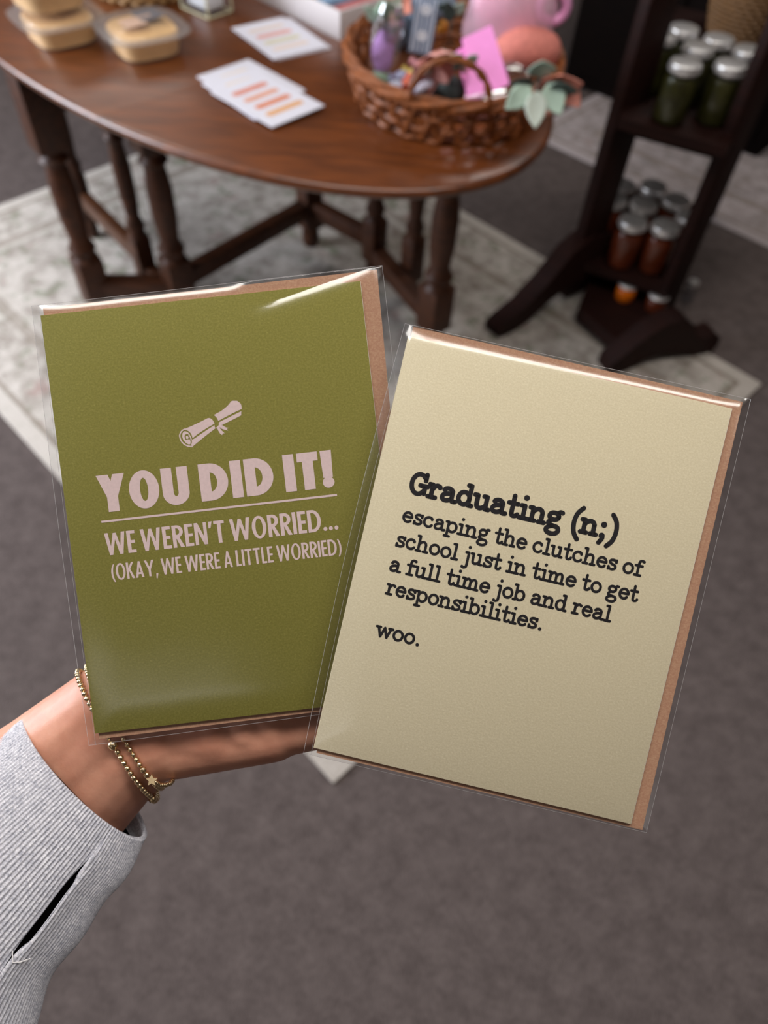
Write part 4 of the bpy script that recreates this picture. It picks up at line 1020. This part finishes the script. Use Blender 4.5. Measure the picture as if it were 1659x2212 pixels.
sl = MB().add(vv, ff).build('sweater_sleeve', KNIT, person, angle=180)
so_ = sl.modifiers.new('cloth', 'SOLIDIFY'); so_.thickness = .0014; so_.offset = -1
us_ = MB().grid(lambda a, b: c0 + ax * (.004 + .16 * b) + Pf * ((.0268 + .15 * (.004 + .16 * b)) * math.cos(2 * PI * a) + .001) + Nf * ((.0200 + .115 * (.004 + .16 * b)) * math.sin(2 * PI * a)), 64, 20, closed_u=True)  # added black tube, stands in for the shade inside the slit
us_.build('slit_shade_tube', mat('slit_shade_black', '#0b090a', .95, var=.1, spec=.05), person)
sl['label'] = 'ribbed heather grey sleeve with a slit'
th_ = MB(); 
pp = [sleeve_pt(.047, TH0 + .05) + Nf * .0006, sleeve_pt(.049, TH0 - .02) + Nf * .002, sleeve_pt(.0478, TH0 - .09) + Nf * .0028, sleeve_pt(.0455, TH0 - .15) + Nf * .0030]
th_.tube(pp, .00016, 5); th_.build('loose_thread', mat('white_thread', '#e6e4e4', .8), person)

# bracelets ---------------------------------------------------------------
GOLD = mat('gold', '#dcc49a', .25, 1.0, var=.06, scale=400)
axw = (cp(345, 1500, .277) - cp(180, 1640, .282)).normalized()
def bracelet(label, p_top, p_bot, r_small, big, n, twist):
    """p_top/p_bot: pixel points on the upper and lower side of the wrist that the band passes over"""
    A_ = cp(p_top[0], p_top[1], .279); B_ = cp(p_bot[0], p_bot[1], .279); ctr = (A_ + B_) / 2
    xa = (B_ - A_).normalized(); za = (R3 @ Vector((0, 0, 1))); za = (za - xa * za.dot(xa)).normalized()
    na = xa.cross(za); na = na if na.dot(axw) > 0 else -na
    za = (za + na * .32).normalized()
    t = thing('bracelet', label, 'bracelet', tuple(ctr), group='gold bead bracelets')
    hits = []
    for k in range(360):
        a = 2 * PI * k / 360; d = (xa * math.cos(a) + za * math.sin(a)).normalized()
        o_ = ctr + d * .08; h_ = bvh.ray_cast(o_, -d)
        hits.append((h_[0] if h_[0] is not None else ctr + d * .026) + d * .0002)
    # even spacing along the loop
    L = [0]
    for k in range(360): L.append(L[-1] + (hits[(k + 1) % 360] - hits[k]).length)
    def at_len(q):
        q %= L[-1]; 
        import bisect as bi
        k = max(0, bi.bisect_right(L, q) - 1); k = min(k, 359); f_ = (q - L[k]) / max(1e-9, L[k + 1] - L[k])
        return hits[k].lerp(hits[(k + 1) % 360], f_)
    cord = MB().tube([(hits[k] + (hits[k] - ctr).normalized() * r_small) for k in range(0, 360, 3)], .00035, 5, closed=True); cord.build('cord', GOLD, t)
    inv = R3.transposed(); bead = {}; q = 0.0; cnt = 0
    while q < L[-1] - r_small * 1.6 and cnt < n:
        p = at_len(q + r_small); c_ = inv @ (p - CAM); px, py = CX + F * c_.x / -c_.z, CY - F * c_.y / -c_.z
        r_ = r_small
        for bx_, by_, rad, rr in big:                            # the few larger beads of the strand
            if math.hypot(px - bx_, py - by_) < rad: r_ = rr
        c_ = at_len(q + r_); c_ = c_ + (c_ - ctr).normalized() * r_
        if r_ not in bead: bead[r_] = MB().ball((0, 0, 0), r_, 12).build('bead', GOLD, t, local=True); o = bead[r_]
        else: o = bead[r_].copy(); COL.objects.link(o); o.parent = t
        o.location = c_ - ctr; q += 2.04 * r_; cnt += 1
    return t
bracelet('gold bead bracelet with larger beads, nearer the sleeve', (172, 1452), (332, 1722), .00105, [(256, 1606, 13, .0018), (271, 1625, 9, .0015), (322, 1702, 9, .0013), (331, 1713, 9, .0016)], 99, -.006)
b2 = bracelet('gold bead bracelet with a small star clasp, nearer the hand', (190, 1440), (346, 1694), .00098, [(312, 1662, 10, .0012)], 99, -.004)
stc = cp(329, 1684, .2555); Ms = R3.to_4x4(); Ms.translation = stc
MB().prism([((.0021 if k % 2 == 0 else .001) * math.cos(PI / 2 + k * PI / 5), (.0021 if k % 2 == 0 else .001) * math.sin(PI / 2 + k * PI / 5)) for k in range(10)], 0, .0008, Ms).build('star_charm', GOLD, b2)
ch = MB(); pts = [cp(336, 1690, .258), cp(345, 1696, .259), cp(357, 1696, .261), cp(368, 1692, .264), cp(375, 1684, .268)]
for i in range(4):
    for k in range(3): ch.ball(pts[i].lerp(pts[i + 1], k / 3), .0009, 8)
ch.build('chain_end', GOLD, b2)
